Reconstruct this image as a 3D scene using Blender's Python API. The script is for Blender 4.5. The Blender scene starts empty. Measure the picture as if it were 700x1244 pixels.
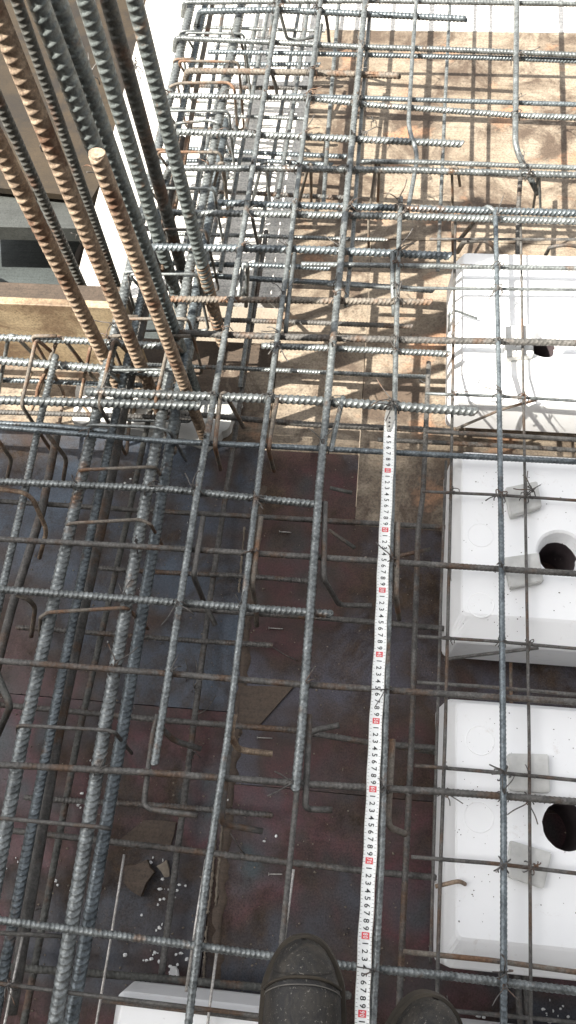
import bpy, bmesh, math, random
import numpy as np
from mathutils import Vector, Matrix
random.seed(7); rng = np.random.default_rng(7)
scene = bpy.context.scene
COL = scene.collection
# ------------------------------------------------------------------ camera
CAMZ = 1.4846
F = 960.0                      # focal length in pixels of the 700x1244 photograph
def cam_rot(yaw, pitch, roll):
    B = np.array([[1, 0, 0], [0, -1, 0], [0, 0, -1.]])
    cp, sp = math.cos(pitch), math.sin(pitch)
    Pm = np.array([[1, 0, 0], [0, cp, sp], [0, -sp, cp]])
    Rr = np.array([[math.cos(roll), -math.sin(roll), 0], [math.sin(roll), math.cos(roll), 0], [0, 0, 1]])
    Yw = np.array([[math.cos(yaw), -math.sin(yaw), 0], [math.sin(yaw), math.cos(yaw), 0], [0, 0, 1]])
    return Rr @ Pm @ B @ Yw
CM = cam_rot(*np.radians([-11.4036, 24.3943, -6.8183]))
cd = bpy.data.cameras.new('camera'); cam = bpy.data.objects.new('camera', cd); COL.objects.link(cam)
W3 = CM.T @ np.diag([1., -1., -1.])
mw = Matrix.Identity(4)
for i in range(3):
    for j in range(3): mw[i][j] = W3[i][j]
mw[2][3] = CAMZ
cam.matrix_world = mw
cd.sensor_fit = 'VERTICAL'; cd.sensor_height = 24.0; cd.lens = F / 1244 * 24.0
cd.clip_start = 0.02; cd.clip_end = 500
scene.camera = cam
def P(px, py, z):
    d = CM.T @ np.array([(px - 350) / F, (py - 622) / F, 1.0])
    q = d * (CAMZ - z) / -d[2]
    return Vector((q[0], q[1], z))
# ------------------------------------------------------------------ light
SUN = Vector((-0.168, -0.080, 0.250)).normalized()
sd = bpy.data.lights.new('sun', 'SUN'); so = bpy.data.objects.new('sun', sd); COL.objects.link(so)
sd.energy = 5.0; sd.angle = math.radians(0.5); sd.color = (1.0, 0.95, 0.86)
so.rotation_euler = (-SUN).to_track_quat('-Z', 'Y').to_euler()
so.location = (-6, -4, 14)
w = bpy.data.worlds.new('World'); scene.world = w; w.use_nodes = True
nt = w.node_tree; nt.nodes.clear()
sky = nt.nodes.new('ShaderNodeTexSky'); sky.sky_type = 'NISHITA'; sky.sun_disc = False
sky.sun_elevation = math.asin(SUN.z); sky.sun_rotation = math.atan2(SUN.x, SUN.y)
sky.air_density = 1.0; sky.dust_density = 4.0; sky.ozone_density = 0.6
hs = nt.nodes.new('ShaderNodeHueSaturation'); hs.inputs['Saturation'].default_value = 0.16
bg = nt.nodes.new('ShaderNodeBackground'); bg.inputs['Strength'].default_value = 0.12
wo = nt.nodes.new('ShaderNodeOutputWorld')
nt.links.new(sky.outputs[0], hs.inputs['Color']); nt.links.new(hs.outputs[0], bg.inputs[0]); nt.links.new(bg.outputs[0], wo.inputs[0])
scene.view_settings.view_transform = 'Standard'; scene.view_settings.look = 'None'
scene.view_settings.exposure = 1.5; scene.view_settings.gamma = 1.0
# ------------------------------------------------------------------ materials
def ramp(nt, fac, stops):
    r = nt.nodes.new('ShaderNodeValToRGB')
    e = r.color_ramp.elements
    while len(e) < len(stops): e.new(0.5)
    for el, (p, c) in zip(e, stops): el.position = p; el.color = (*c, 1)
    nt.links.new(fac, r.inputs[0]); return r.outputs[0]
def noise(nt, scale, detail=4, rough=.6, vec=None, dist=0.0):
    n = nt.nodes.new('ShaderNodeTexNoise'); n.inputs['Scale'].default_value = scale
    n.inputs['Detail'].default_value = detail; n.inputs['Roughness'].default_value = rough; n.inputs['Distortion'].default_value = dist
    if vec is not None: nt.links.new(vec, n.inputs['Vector'])
    return n.outputs['Fac']
def mix(nt, fac, a, b, mode='MIX'):
    m = nt.nodes.new('ShaderNodeMix'); m.data_type = 'RGBA'; m.blend_type = mode
    for sock, v in ((m.inputs[0], fac), (m.inputs[6], a), (m.inputs[7], b)):
        if isinstance(v, (int, float)): sock.default_value = v
        elif isinstance(v, tuple): sock.default_value = (*v, 1)
        else: nt.links.new(v, sock)
    return m.outputs[2]
def vec_of(nt, scale=(1, 1, 1), seed=True):
    tc = nt.nodes.new('ShaderNodeTexCoord'); mp = nt.nodes.new('ShaderNodeMapping'); mp.inputs['Scale'].default_value = scale
    nt.links.new(tc.outputs['Object'], mp.inputs['Vector'])
    if seed:
        oi = nt.nodes.new('ShaderNodeObjectInfo'); cx = nt.nodes.new('ShaderNodeCombineXYZ')
        ml = nt.nodes.new('ShaderNodeMath'); ml.operation = 'MULTIPLY'; ml.inputs[1].default_value = 37.0
        nt.links.new(oi.outputs['Random'], ml.inputs[0])
        for k in range(3): nt.links.new(ml.outputs[0], cx.inputs[k])
        nt.links.new(cx.outputs[0], mp.inputs['Location'])
    return mp.outputs[0]
def newmat(name, rough=.6, metal=0.0):
    m = bpy.data.materials.new(name); m.use_nodes = True; nt = m.node_tree
    b = nt.nodes['Principled BSDF']; b.inputs['Roughness'].default_value = rough; b.inputs['Metallic'].default_value = metal
    return m, nt, b
def bump(nt, b, h, strength=.3, dist=.001):
    n = nt.nodes.new('ShaderNodeBump'); n.inputs['Strength'].default_value = strength; n.inputs['Distance'].default_value = dist
    nt.links.new(h, n.inputs['Height']); nt.links.new(n.outputs[0], b.inputs['Normal'])
def steel(name, dark, light, rust, amount, rough=.42, metal=.5):
    m, nt, b = newmat(name, rough, metal)
    v = vec_of(nt)
    c = ramp(nt, noise(nt, 55, 5, .7, v), [(.3, dark), (.7, light)])
    f = ramp(nt, noise(nt, 14, 5, .65, v), [(max(.0, .72 - amount), (0, 0, 0)), (min(1, .84 - amount), (1, 1, 1))])
    c = mix(nt, f, c, rust)
    fine = ramp(nt, noise(nt, 260, 3, .7, v), [(.35, (.62, .62, .62)), (.65, (1.25, 1.25, 1.25))])
    nt.links.new(mix(nt, 1.0, c, fine, 'MULTIPLY'), b.inputs['Base Color'])
    bump(nt, b, noise(nt, 500, 3, .7, v), .25, .0006)
    return m
M = {}
M['steel'] = steel('steel', (.075, .082, .082), (.28, .30, .298), (.15, .09, .055), .13)
M['steel_blue'] = steel('steel_blue', (.06, .072, .08), (.21, .24, .255), (.14, .08, .045), .10)
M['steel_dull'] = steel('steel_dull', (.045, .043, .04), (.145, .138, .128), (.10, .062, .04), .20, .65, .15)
M['steel_rust'] = steel('steel_rust', (.10, .085, .068), (.21, .185, .155), (.17, .095, .055), .24, .75, .05)
M['column_rust'] = steel('column_rust', (.12, .08, .054), (.39, .30, .215), (.12, .064, .038), .22, .85, .0)
M['column_steel'] = steel('column_steel', (.075, .088, .088), (.21, .235, .23), (.22, .12, .06), .10, .5, .3)
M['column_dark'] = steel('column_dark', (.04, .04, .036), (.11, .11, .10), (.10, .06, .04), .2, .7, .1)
M['wire'] = steel('wire', (.06, .055, .05), (.16, .15, .14), (.15, .08, .045), .18, .5, .4)
M['bright_wire'] = steel('bright_wire', (.32, .30, .28), (.55, .53, .5), (.35, .25, .18), .1, .4, .4)  # pale steel of nails; on thin mesh bars it imitates lit tops
M['cut_end'] = steel('cut_end', (.26, .19, .135), (.42, .32, .235), (.22, .14, .09), .1, .8, 0)

def plywood(name, base, pale, stain, stainamt, rough=.6, scale=1.0, orange=None):
    m, nt, b = newmat(name, rough)
    v = vec_of(nt)
    vg = vec_of(nt, (1.5, 28, 6))
    c = ramp(nt, noise(nt, 9 * scale, 6, .68, v), [(.28, base), (.72, pale)])
    g = ramp(nt, noise(nt, 6, 5, .6, vg, .5), [(.3, (.74, .74, .74)), (.7, (1.12, 1.12, 1.12))])
    c = mix(nt, 1.0, c, g, 'MULTIPLY')
    f = ramp(nt, noise(nt, 5.5 * scale, 7, .7, v, .8), [(.60 - stainamt, (0, 0, 0)), (.74 - stainamt, (1, 1, 1))])
    c = mix(nt, f, c, stain)
    if orange:
        f2 = ramp(nt, noise(nt, 7, 4, .6, vec_of(nt, (1, 1.4, 1))), [(.58, (0, 0, 0)), (.70, (1, 1, 1))])
        c = mix(nt, f2, c, orange)
    sp = ramp(nt, noise(nt, 210, 4, .75, v), [(.33, (.55, .55, .55)), (.55, (1.1, 1.1, 1.1))])
    c = mix(nt, 1.0, c, sp, 'MULTIPLY')
    nt.links.new(c, b.inputs['Base Color'])
    bump(nt, b, noise(nt, 90, 6, .75, v), .4, .0015)
    return m
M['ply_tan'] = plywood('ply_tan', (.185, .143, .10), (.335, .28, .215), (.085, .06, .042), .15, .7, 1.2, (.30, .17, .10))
M['ply_pale'] = plywood('ply_pale', (.66, .63, .58), (.82, .80, .76), (.52, .46, .40), -.04, .6)
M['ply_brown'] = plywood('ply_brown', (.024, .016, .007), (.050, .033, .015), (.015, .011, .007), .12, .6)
M['ply_side'] = plywood('ply_side', (.30, .225, .135), (.43, .34, .22), (.17, .115, .07), .13, .6)
M['scrap'] = plywood('scrap', (.055, .038, .027), (.095, .066, .045), (.035, .027, .022), .0, .7)
M['slate'] = plywood('slate', (.03, .037, .037), (.055, .066, .065), (.018, .02, .02), .0, .7)  # dark tone stands in for shade lying in the gap at left
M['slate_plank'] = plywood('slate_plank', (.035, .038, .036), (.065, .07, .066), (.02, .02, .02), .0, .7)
M['timber'] = plywood('timber', (.05, .036, .025), (.085, .06, .042), (.03, .022, .016), .0, .8)
def film(name, cols, seedv):
    m, nt, b = newmat(name, .4); b.inputs['Specular IOR Level'].default_value = .28
    v = vec_of(nt)
    c = ramp(nt, noise(nt, 4.2, 3.5, .6, v, .15), cols)
    dirt = ramp(nt, noise(nt, 6.0, 9, .74, v, .25), [(.44, (0, 0, 0)), (.64, (1, 1, 1))])
    dcol = ramp(nt, noise(nt, 30, 5, .7, v), [(.3, (.018, .013, .010)), (.75, (.085, .058, .040))])
    c = mix(nt, dirt, c, dcol)
    vs = vec_of(nt, (60, 14, 1))
    scr = ramp(nt, noise(nt, 1.0, 6, .8, vs, .4), [(.60, (0, 0, 0)), (.72, (1, 1, 1))])
    c = mix(nt, mix(nt, 1.0, scr, (.35, .35, .35), 'MULTIPLY'), c, (.13, .10, .08))
    sp = ramp(nt, noise(nt, 330, 3, .8, v), [(.30, (.5, .5, .5)), (.52, (1.05, 1.05, 1.05)), (.75, (1.5, 1.45, 1.4))])
    c = mix(nt, 1.0, c, sp, 'MULTIPLY')
    nt.links.new(c, b.inputs['Base Color'])
    rr = ramp(nt, noise(nt, 6.0, 9, .74, v, .25), [(.45, (.38, .38, .38)), (.62, (.85, .85, .85))])
    nt.links.new(rr, b.inputs['Roughness'])
    bump(nt, b, noise(nt, 120, 6, .75, v), .35, .0012)
    return m
M['film_blue'] = film('film_blue', [(.40, (.082, .104, .136)), (.51, (.066, .076, .096)), (.58, (.056, .046, .045)), (.68, (.08, .042, .042))], 0)  # blue tone also stands in for sky reflected in the film
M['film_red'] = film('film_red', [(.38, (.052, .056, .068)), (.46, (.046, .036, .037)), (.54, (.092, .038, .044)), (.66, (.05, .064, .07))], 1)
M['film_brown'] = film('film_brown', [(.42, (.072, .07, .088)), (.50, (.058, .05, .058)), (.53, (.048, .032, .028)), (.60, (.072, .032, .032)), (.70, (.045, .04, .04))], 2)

def plain(name, a, bcol, rough=.5, sc=20, bs=.2, metal=0, bscale=80, bd=.001):
    m, nt, b = newmat(name, rough, metal); v = vec_of(nt)
    nt.links.new(ramp(nt, noise(nt, sc, 5, .6, v), [(.3, a), (.7, bcol)]), b.inputs['Base Color'])
    bump(nt, b, noise(nt, bscale, 5, .7, v), bs, bd)
    return m
def white_plastic():
    m, nt, b = newmat('white_plastic', .5); v = vec_of(nt)
    c = ramp(nt, noise(nt, 6, 5, .6, v), [(.3, (.82, .825, .83)), (.7, (.88, .885, .885))])
    f = ramp(nt, noise(nt, 26, 6, .75, v, .6), [(.60, (0, 0, 0)), (.76, (1, 1, 1))])
    c = mix(nt, mix(nt, 1.0, f, (.62, .62, .62), 'MULTIPLY'), c, (.52, .46, .41))
    s = ramp(nt, noise(nt, 150, 3, .7, v), [(.70, (0, 0, 0)), (.76, (1, 1, 1))])
    c = mix(nt, mix(nt, 1.0, s, (.35, .35, .35), 'MULTIPLY'), c, (.35, .30, .27))
    nt.links.new(c, b.inputs['Base Color'])
    bump(nt, b, noise(nt, 60, 4, .6, v), .12, .001)
    return m
M['white'] = white_plastic()
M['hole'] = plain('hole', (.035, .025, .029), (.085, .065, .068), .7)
M['concrete'] = plain('concrete', (.44, .44, .42), (.62, .62, .60), .9, 34, .7, 0, 160)
M['concrete_grey'] = plain('concrete_grey', (.25, .24, .225), (.36, .35, .33), .9, 8, .4, 0, 60, .004)
M['ground'] = plain('ground', (.14, .115, .085), (.25, .21, .165), .95, .7, .6, 0, 6, .05)
M['foam'] = plain('foam', (.75, .75, .74), (.86, .86, .85), .8)
M['pole'] = plain('pole', (.26, .19, .08), (.38, .29, .13), .6)
M['tape'] = plain('tape', (.76, .775, .76), (.84, .85, .83), .35, 30, .02)
M['tape_edge'] = plain('tape_edge', (.50, .49, .44), (.58, .57, .52), .4, 30, .02)
M['ink'] = plain('ink', (.012, .012, .012), (.02, .02, .02), .5)
M['red_ink'] = plain('red_ink', (.62, .05, .07), (.70, .09, .10), .5)
M['white_ink'] = plain('white_ink', (.78, .78, .77), (.82, .82, .81), .5)
M['nickel'] = plain('nickel', (.42, .40, .36), (.58, .56, .52), .35, 60, .1, .7)
def leather():
    m, nt, b = newmat('leather', .62); v = vec_of(nt, seed=False)
    c = ramp(nt, noise(nt, 22, 6, .7, v), [(.3, (.005, .005, .006)), (.7, (.015, .015, .015))])
    d = ramp(nt, noise(nt, 34, 8, .8, v, .8), [(.42, (0, 0, 0)), (.68, (1, 1, 1))])
    c = mix(nt, mix(nt, 1.0, d, (.6, .6, .6), 'MULTIPLY'), c, (.085, .072, .054))
    s = ramp(nt, noise(nt, 300, 3, .8, v), [(.62, (0, 0, 0)), (.68, (1, 1, 1))])
    c = mix(nt, mix(nt, 1.0, s, (.7, .7, .7), 'MULTIPLY'), c, (.30, .275, .235))
    nt.links.new(c, b.inputs['Base Color']); bump(nt, b, noise(nt, 95, 6, .75, v, .5), .7, .0018); return m
M['leather'] = leather()
M['welt'] = plain('welt', (.02, .016, .011), (.05, .04, .027), .8, 30, .5)
M['stitch'] = plain('stitch', (.10, .095, .085), (.16, .15, .135), .8)
M['denim'] = plain('denim', (.022, .026, .038), (.042, .048, .064), .9, 40, .5, 0, 300)
M['jacket'] = plain('jacket', (.06, .065, .06), (.10, .105, .095), .9, 30, .4)
M['skin'] = plain('skin', (.38, .22, .14), (.46, .28, .19), .55, 30, .1)
M['hair'] = plain('hair', (.01, .009, .008), (.02, .018, .016), .6, 90, .6)
M['cement'] = plain('cement', (.11, .09, .07), (.27, .23, .18), .95, 40, .8, 0, 150, .002)
M['glass'] = plain('glass', (.03, .04, .05), (.05, .06, .07), .1, 1, 0)
# ------------------------------------------------------------------ object helpers
def tag(o, label=None, cat=None, group=None, kind=None):
    if label: o['label'] = label
    if cat: o['category'] = cat
    if group: o['group'] = group
    if kind: o['kind'] = kind
    return o
def link(name, me, mat, parent=None, loc=None):
    o = bpy.data.objects.new(name, me); COL.objects.link(o)
    if mat is not None and not me.materials: me.materials.append(mat)
    if loc is not None: o.location = loc
    if parent is not None: o.parent = parent
    return o
def empty(name, loc):
    o = bpy.data.objects.new(name, None); COL.objects.link(o); o.location = loc; o.empty_display_size = .05
    return o
def mesh_of(name, verts, faces, smooth=False, origin=(0, 0, 0)):
    v = np.asarray(verts, float) - np.asarray(origin, float)
    me = bpy.data.meshes.new(name); me.from_pydata(v.tolist(), [], faces if isinstance(faces, list) else faces.tolist())
    if smooth: me.shade_smooth()
    me.update(); return me
def fillet(pts, rad):
    pts = [Vector(p) for p in pts]
    if len(pts) < 3: return np.array([tuple(p) for p in pts])
    out = [pts[0]]
    for a, b, c in zip(pts, pts[1:], pts[2:]):
        u = (a - b); v = (c - b)
        d = min(rad, u.length * .45, v.length * .45)
        p0 = b + u.normalized() * d; p1 = b + v.normalized() * d
        for k in range(7):
            t = k / 6; out.append(p0 * (1 - t) ** 2 + b * 2 * t * (1 - t) + p1 * t * t)
    out.append(pts[-1])
    return np.array([tuple(p) for p in out])
def sweep(path, r, rib=True, sides=10, pitch=None, hgt=.10, tilt=.85, step=None, bow=0.0, taper=None):
    if rib and r > .0095 and sides == 10: sides = 14; hgt *= .8
    path = np.asarray(path, float)
    seg = np.linalg.norm(np.diff(path, axis=0), axis=1); cum = np.concatenate([[0], np.cumsum(seg)]); L = cum[-1]
    D = 2 * r
    if rib:
        pt = pitch or max(.0062, .66 * D)
        n = max(2, int(L / pt)); pt = L / n
        fr = np.array([0, .50, .60, .80, .92]); hh = np.array([0, 0, 1, 1., .15])
        s = (np.arange(n)[:, None] + fr[None, :]).ravel() * pt; h = np.tile(hh, n)
        s = np.append(s, L); h = np.append(h, 0)
    else:
        if len(path) > 2: s = np.unique(np.concatenate([cum, np.arange(0, L, .05)]))
        else: s = np.linspace(0, L, max(2, int(L / .06) + 1))
        h = np.zeros(len(s))
    c = np.stack([np.interp(s, cum, path[:, k]) for k in range(3)], 1)
    if bow:
        ph = rng.uniform(0, 6.28, 4); k = rng.uniform(1.0, 2.2, 2)
        t0 = s / max(L, .01)
        side = np.cross(path[-1] - path[0], [0, 0, 1.]); side /= max(1e-6, np.linalg.norm(side))
        c += side[None] * (bow * np.sin(k[0] * 3.14 * t0 + ph[0]) + .35 * bow * np.sin(9 * t0 + ph[2]))[:, None]
        c[:, 2] += .5 * bow * np.sin(k[1] * 3.14 * t0 + ph[1])
    e = 1e-4 + min(.002, L * .01)
    ta = np.stack([np.interp(np.clip(s + e, 0, L), cum, path[:, k]) - np.interp(np.clip(s - e, 0, L), cum, path[:, k]) for k in range(3)], 1)
    ta /= np.linalg.norm(ta, axis=1)[:, None]
    up = np.array([0, 0, 1.]) if abs(ta[0, 2]) < .8 else np.array([1., 0, 0])
    N = np.zeros_like(ta); cur = up
    for i in range(len(ta)):
        cur = cur - ta[i] * cur.dot(ta[i]); cur = cur / np.linalg.norm(cur); N[i] = cur
    Bn = np.cross(ta, N)
    ang = np.arange(sides) * 2 * math.pi / sides + .3
    if rib and r < .0056: hgt *= .85
    cres = .35 + .65 * np.abs(np.sin(ang - .3)) ** .6
    R = r * (1 + h[:, None] * hgt * 2 * cres[None]) * np.ones((len(s), sides))
    if rib:
        for j in (0, sides // 2): R[:, j] = np.maximum(R[:, j], r * (1 + hgt * 1.2))
        R *= .95
    if taper is not None: R *= np.interp(s / L, [0, 1], taper)[:, None]
    off = (tilt * r * np.cos(ang))[None, :] * (np.ones(len(s))[:, None] if rib else 0)
    if rib: off[0] = 0; off[-1] = 0
    V = c[:, None, :] + (np.cos(ang)[None, :, None] * N[:, None, :] + np.sin(ang)[None, :, None] * Bn[:, None, :]) * R[:, :, None] + ta[:, None, :] * np.asarray(off)[..., None]
    n = len(s); V = V.reshape(-1, 3)
    i = np.arange(n - 1)[:, None] * sides; j = np.arange(sides)[None]; j2 = (j + 1) % sides
    Fq = np.stack([i + j, i + j2, i + sides + j2, i + sides + j], -1).reshape(-1, 4).tolist()
    Fq.append(list(range(sides))[::-1]); Fq.append(list(range((n - 1) * sides, n * sides)))
    return V, Fq
def extend(pts, e0, e1):
    pts = [Vector(p) for p in pts]
    if e0: pts[0] = pts[0] + (pts[0] - pts[1]).normalized() * e0
    if e1: pts[-1] = pts[-1] + (pts[-1] - pts[-2]).normalized() * e1
    return pts
def tube(name, pts, r, mat, rib=True, parent=None, fil=.012, ext=(0, 0), bow=0.0, **kw):
    pts = extend(pts, *ext)
    V, Fq = sweep(fillet(pts, fil), r, rib, bow=bow, **kw)
    org = np.array(pts[len(pts) // 2 - (1 if len(pts) == 2 else 0)])
    if parent is not None:
        me = mesh_of(name, V, Fq, True, np.array(parent.location)); return link(name, me, M[mat], parent)
    me = mesh_of(name, V, Fq, True, org); return link(name, me, M[mat], None, tuple(org))
def zpts(pts, z):
    zs = z if isinstance(z, (list, tuple)) else [z] * len(pts)
    return [P(p[0], p[1], q) for p, q in zip(pts, zs)]
def cuboid(bm_v, lo, hi):
    x0, y0, z0 = lo; x1, y1, z1 = hi
    v = [(x0, y0, z0), (x1, y0, z0), (x1, y1, z0), (x0, y1, z0), (x0, y0, z1), (x1, y0, z1), (x1, y1, z1), (x0, y1, z1)]
    return v, [[0, 3, 2, 1], [4, 5, 6, 7], [0, 1, 5, 4], [1, 2, 6, 5], [2, 3, 7, 6], [3, 0, 4, 7]]
def box(name, lo, hi, mat, parent=None, bevel=0.0):
    v, f = cuboid(None, lo, hi)
    org = ((lo[0] + hi[0]) / 2, (lo[1] + hi[1]) / 2, lo[2])
    if parent is not None: org = tuple(parent.location)
    me = mesh_of(name, v, f, False, org)
    if bevel:
        bm = bmesh.new(); bm.from_mesh(me); bmesh.ops.bevel(bm, geom=bm.edges[:], offset=bevel, segments=2, affect='EDGES', profile=.5); bm.to_mesh(me); bm.free()
    o = link(name, me, M[mat], parent, None if parent is not None else org)
    return o
def slab_px(name, poly, z, th, mat, parent=None, jit=0.0, sub=1):
    top = []
    n = len(poly)
    for i in range(n):
        a, b = poly[i], poly[(i + 1) % n]
        for k in range(sub):
            t = k / sub; q = P(a[0] * (1 - t) + b[0] * t, a[1] * (1 - t) + b[1] * t, z)
            top.append((q.x + rng.normal(0, jit), q.y + rng.normal(0, jit), z + (rng.normal(0, jit * .3) if jit else 0)))
    n = len(top); v = top + [(x, y, zz - th) for x, y, zz in top]
    f = [list(range(n))[::-1] if False else list(range(n)), list(range(n, 2 * n))[::-1]] + [[i, i + n, (i + 1) % n + n, (i + 1) % n] for i in range(n)]
    org = np.mean(np.array(v), 0) if parent is None else np.array(parent.location)
    me = mesh_of(name, v, f, False, org)
    bm = bmesh.new(); bm.from_mesh(me); bmesh.ops.recalc_face_normals(bm, faces=bm.faces[:]); bm.to_mesh(me); bm.free()
    return link(name, me, M[mat], parent, tuple(org) if parent is None else None)
# ------------------------------------------------------------------ setting
g = link('ground', mesh_of('ground', [(-200, -200, -3.2), (200, -200, -3.2), (200, 200, -3.2), (-200, 200, -3.2)], [[0, 1, 2, 3]]), M['ground']); g['kind'] = 'structure'
deck = empty('formwork_deck', (0, 0, 0)); deck['kind'] = 'structure'
for (lo, hi, mt, lab) in [
    ((-.700, 1.192, -.018), (-.192, 2.160, 0.0), 'ply_pale', 'pale sunlit sheet under the beam cage'),
    ((-.702, 2.163, -.018), (1.35, 3.40, -.001), 'ply_pale', 'pale sheet at the far end'),
    ((-.190, 1.400, -.018), (1.05, 2.158, 0.0), 'ply_tan', 'tan sheet in the sun'),
    ((.006, .640, -.018), (1.05, 1.398, -.0006), 'ply_tan', 'tan sheet beside the first box'),
    ((-.190, .802, -.018), (.0045, 1.398, -.0003), 'ply_tan', 'narrow tan sheet left of the tape hook'),
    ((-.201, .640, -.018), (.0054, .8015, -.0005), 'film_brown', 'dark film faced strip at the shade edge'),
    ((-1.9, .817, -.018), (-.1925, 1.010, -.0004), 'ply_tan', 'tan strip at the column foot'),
    ((-1.9, .247, -.018), (-.203, .815, 0.0), 'film_blue', 'blue grey film faced sheet with sky sheen in its colour'),
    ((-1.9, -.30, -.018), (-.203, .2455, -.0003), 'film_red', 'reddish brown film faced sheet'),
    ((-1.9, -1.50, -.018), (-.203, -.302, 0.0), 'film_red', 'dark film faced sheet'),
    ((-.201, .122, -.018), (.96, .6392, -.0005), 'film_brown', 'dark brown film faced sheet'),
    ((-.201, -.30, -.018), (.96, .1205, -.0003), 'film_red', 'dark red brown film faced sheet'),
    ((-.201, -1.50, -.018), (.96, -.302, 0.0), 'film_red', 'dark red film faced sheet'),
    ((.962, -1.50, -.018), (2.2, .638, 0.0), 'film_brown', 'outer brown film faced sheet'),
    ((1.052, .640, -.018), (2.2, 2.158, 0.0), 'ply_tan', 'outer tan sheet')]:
    o = box('plywood_sheet', lo, hi, mt, deck); o['label'] = lab
for k in range(9):
    yy = -1.4 + k * .4
    box('joist', (-1.9 if yy < .6 else -.69, yy, -.118), (2.2, yy + .09, -.0185), 'timber', deck)
# cement-stained strip along the joint of the sheets
def ribbon(name, pts, wid, z, mat, parent, n=46):
    pa = fillet([P(*p, z) for p in pts], .05); seg = np.linalg.norm(np.diff(pa, axis=0), axis=1); cum = np.concatenate([[0], np.cumsum(seg)])
    v = []; f = []
    for i in range(n):
        s = cum[-1] * i / (n - 1); c = [np.interp(s, cum, pa[:, k]) for k in range(3)]
        a = wid * (.3 + 1.0 * rng.random()); b = wid * (.3 + 1.0 * rng.random())
        v += [(c[0] - a, c[1], z - .0015), (c[0] - a * .5, c[1], z + .002 * rng.random()), (c[0] + b * .5, c[1], z + .002 * rng.random()), (c[0] + b, c[1], z - .0015)]
        if i: 
            q = 4 * (i - 1); f += [[q + k, q + k + 1, q + k + 5, q + k + 4] for k in range(3)]
    return link(name, mesh_of(name, v, f, True, np.array(parent.location)), M[mat], parent)
ribbon('joint_strip', [(318, 590), (302, 740), (290, 880), (272, 1030), (262, 1190)], .010, .0016, 'scrap', deck, 90)
for seg_ in ([(301, 690), (294, 760)], [(287, 800), (279, 905)], [(275, 925), (266, 1000)], [(262, 1020), (257, 1075), (252, 1110)], [(251, 1125), (247, 1190)], [(270, 1000), (262, 1100)], [(297, 640), (290, 720)]):
    ribbon('joint_strip', seg_, .0026, .0035, 'cement', deck, 40)
# far side form of the cross beam on the left
sf = empty('beam_side_form', tuple(P(70, 372, 0))); tag(sf, 'sunlit tan plywood side form board standing behind the column bars at left', 'formwork board')
a = P(-40, 367, .22); b = P(152, 375, .22)
box('board', (-1.5, a.y, -.02), (b.x, a.y + .018, .22), 'ply_side', sf, .002)
box('top_rail', (-1.5, a.y + .0185, .14), (b.x - .01, a.y + .06, .215), 'timber', sf, .003)
# lower level outside the left edge
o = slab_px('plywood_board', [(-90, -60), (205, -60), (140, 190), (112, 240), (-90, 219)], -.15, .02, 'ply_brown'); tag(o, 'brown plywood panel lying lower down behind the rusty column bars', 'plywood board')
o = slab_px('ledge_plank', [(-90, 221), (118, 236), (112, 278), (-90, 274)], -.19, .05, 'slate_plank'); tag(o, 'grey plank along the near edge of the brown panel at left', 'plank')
o = slab_px('slate_panel', [(-120, 262), (200, 262), (200, 470), (-120, 470)], -.42, .02, 'slate'); tag(o, 'dull blue grey panel, shade in its colour, in the gap beyond the tan side board', 'panel')
tm = tube('timber_brace', [P(78, 385, -.40), P(114, 276, -.44)], .028, 'timber', False, sides=4); tag(tm, 'dark brown timber brace leaning in the gap at left', 'timber brace')
tm = tube('scaffold_pole', [P(-60, 322, -.30), P(46, 378, -.33)], .021, 'pole', False, sides=14); tag(tm, 'ochre scaffold pole poking into the gap at the left edge', 'pole')
# added unseen block with windows behind the photographer, sized to shade the near half
bd = empty('shade_block', (0, -4.25, -3.2)); tag(bd, 'added grey concrete block behind the photographer, out of view, to cast the shade', 'shade_block')
TOP = 15.75
box('wall', (-30, -9.0, -3.2), (14, -4.25, TOP), 'concrete_grey', bd)
for k in range(5):
    box('floor_band', (-30.1, -4.2499, -.4 + k * 3.4), (14.1, -4.17, -.1 + k * 3.4), 'concrete', bd)
    for q in range(7):
        fr = box('window', (-15 + q * 4, -4.2499, .7 + k * 3.4), (-13.4 + q * 4, -4.20, 2.2 + k * 3.4), 'concrete', bd)
        pn = box('pane', (-14.92 + q * 4, -4.1999, .78 + k * 3.4), (-13.48 + q * 4, -4.19, 2.12 + k * 3.4), 'glass', None)
        m4 = pn.location.copy(); pn.parent = fr; pn.location = m4 - bd.location
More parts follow.
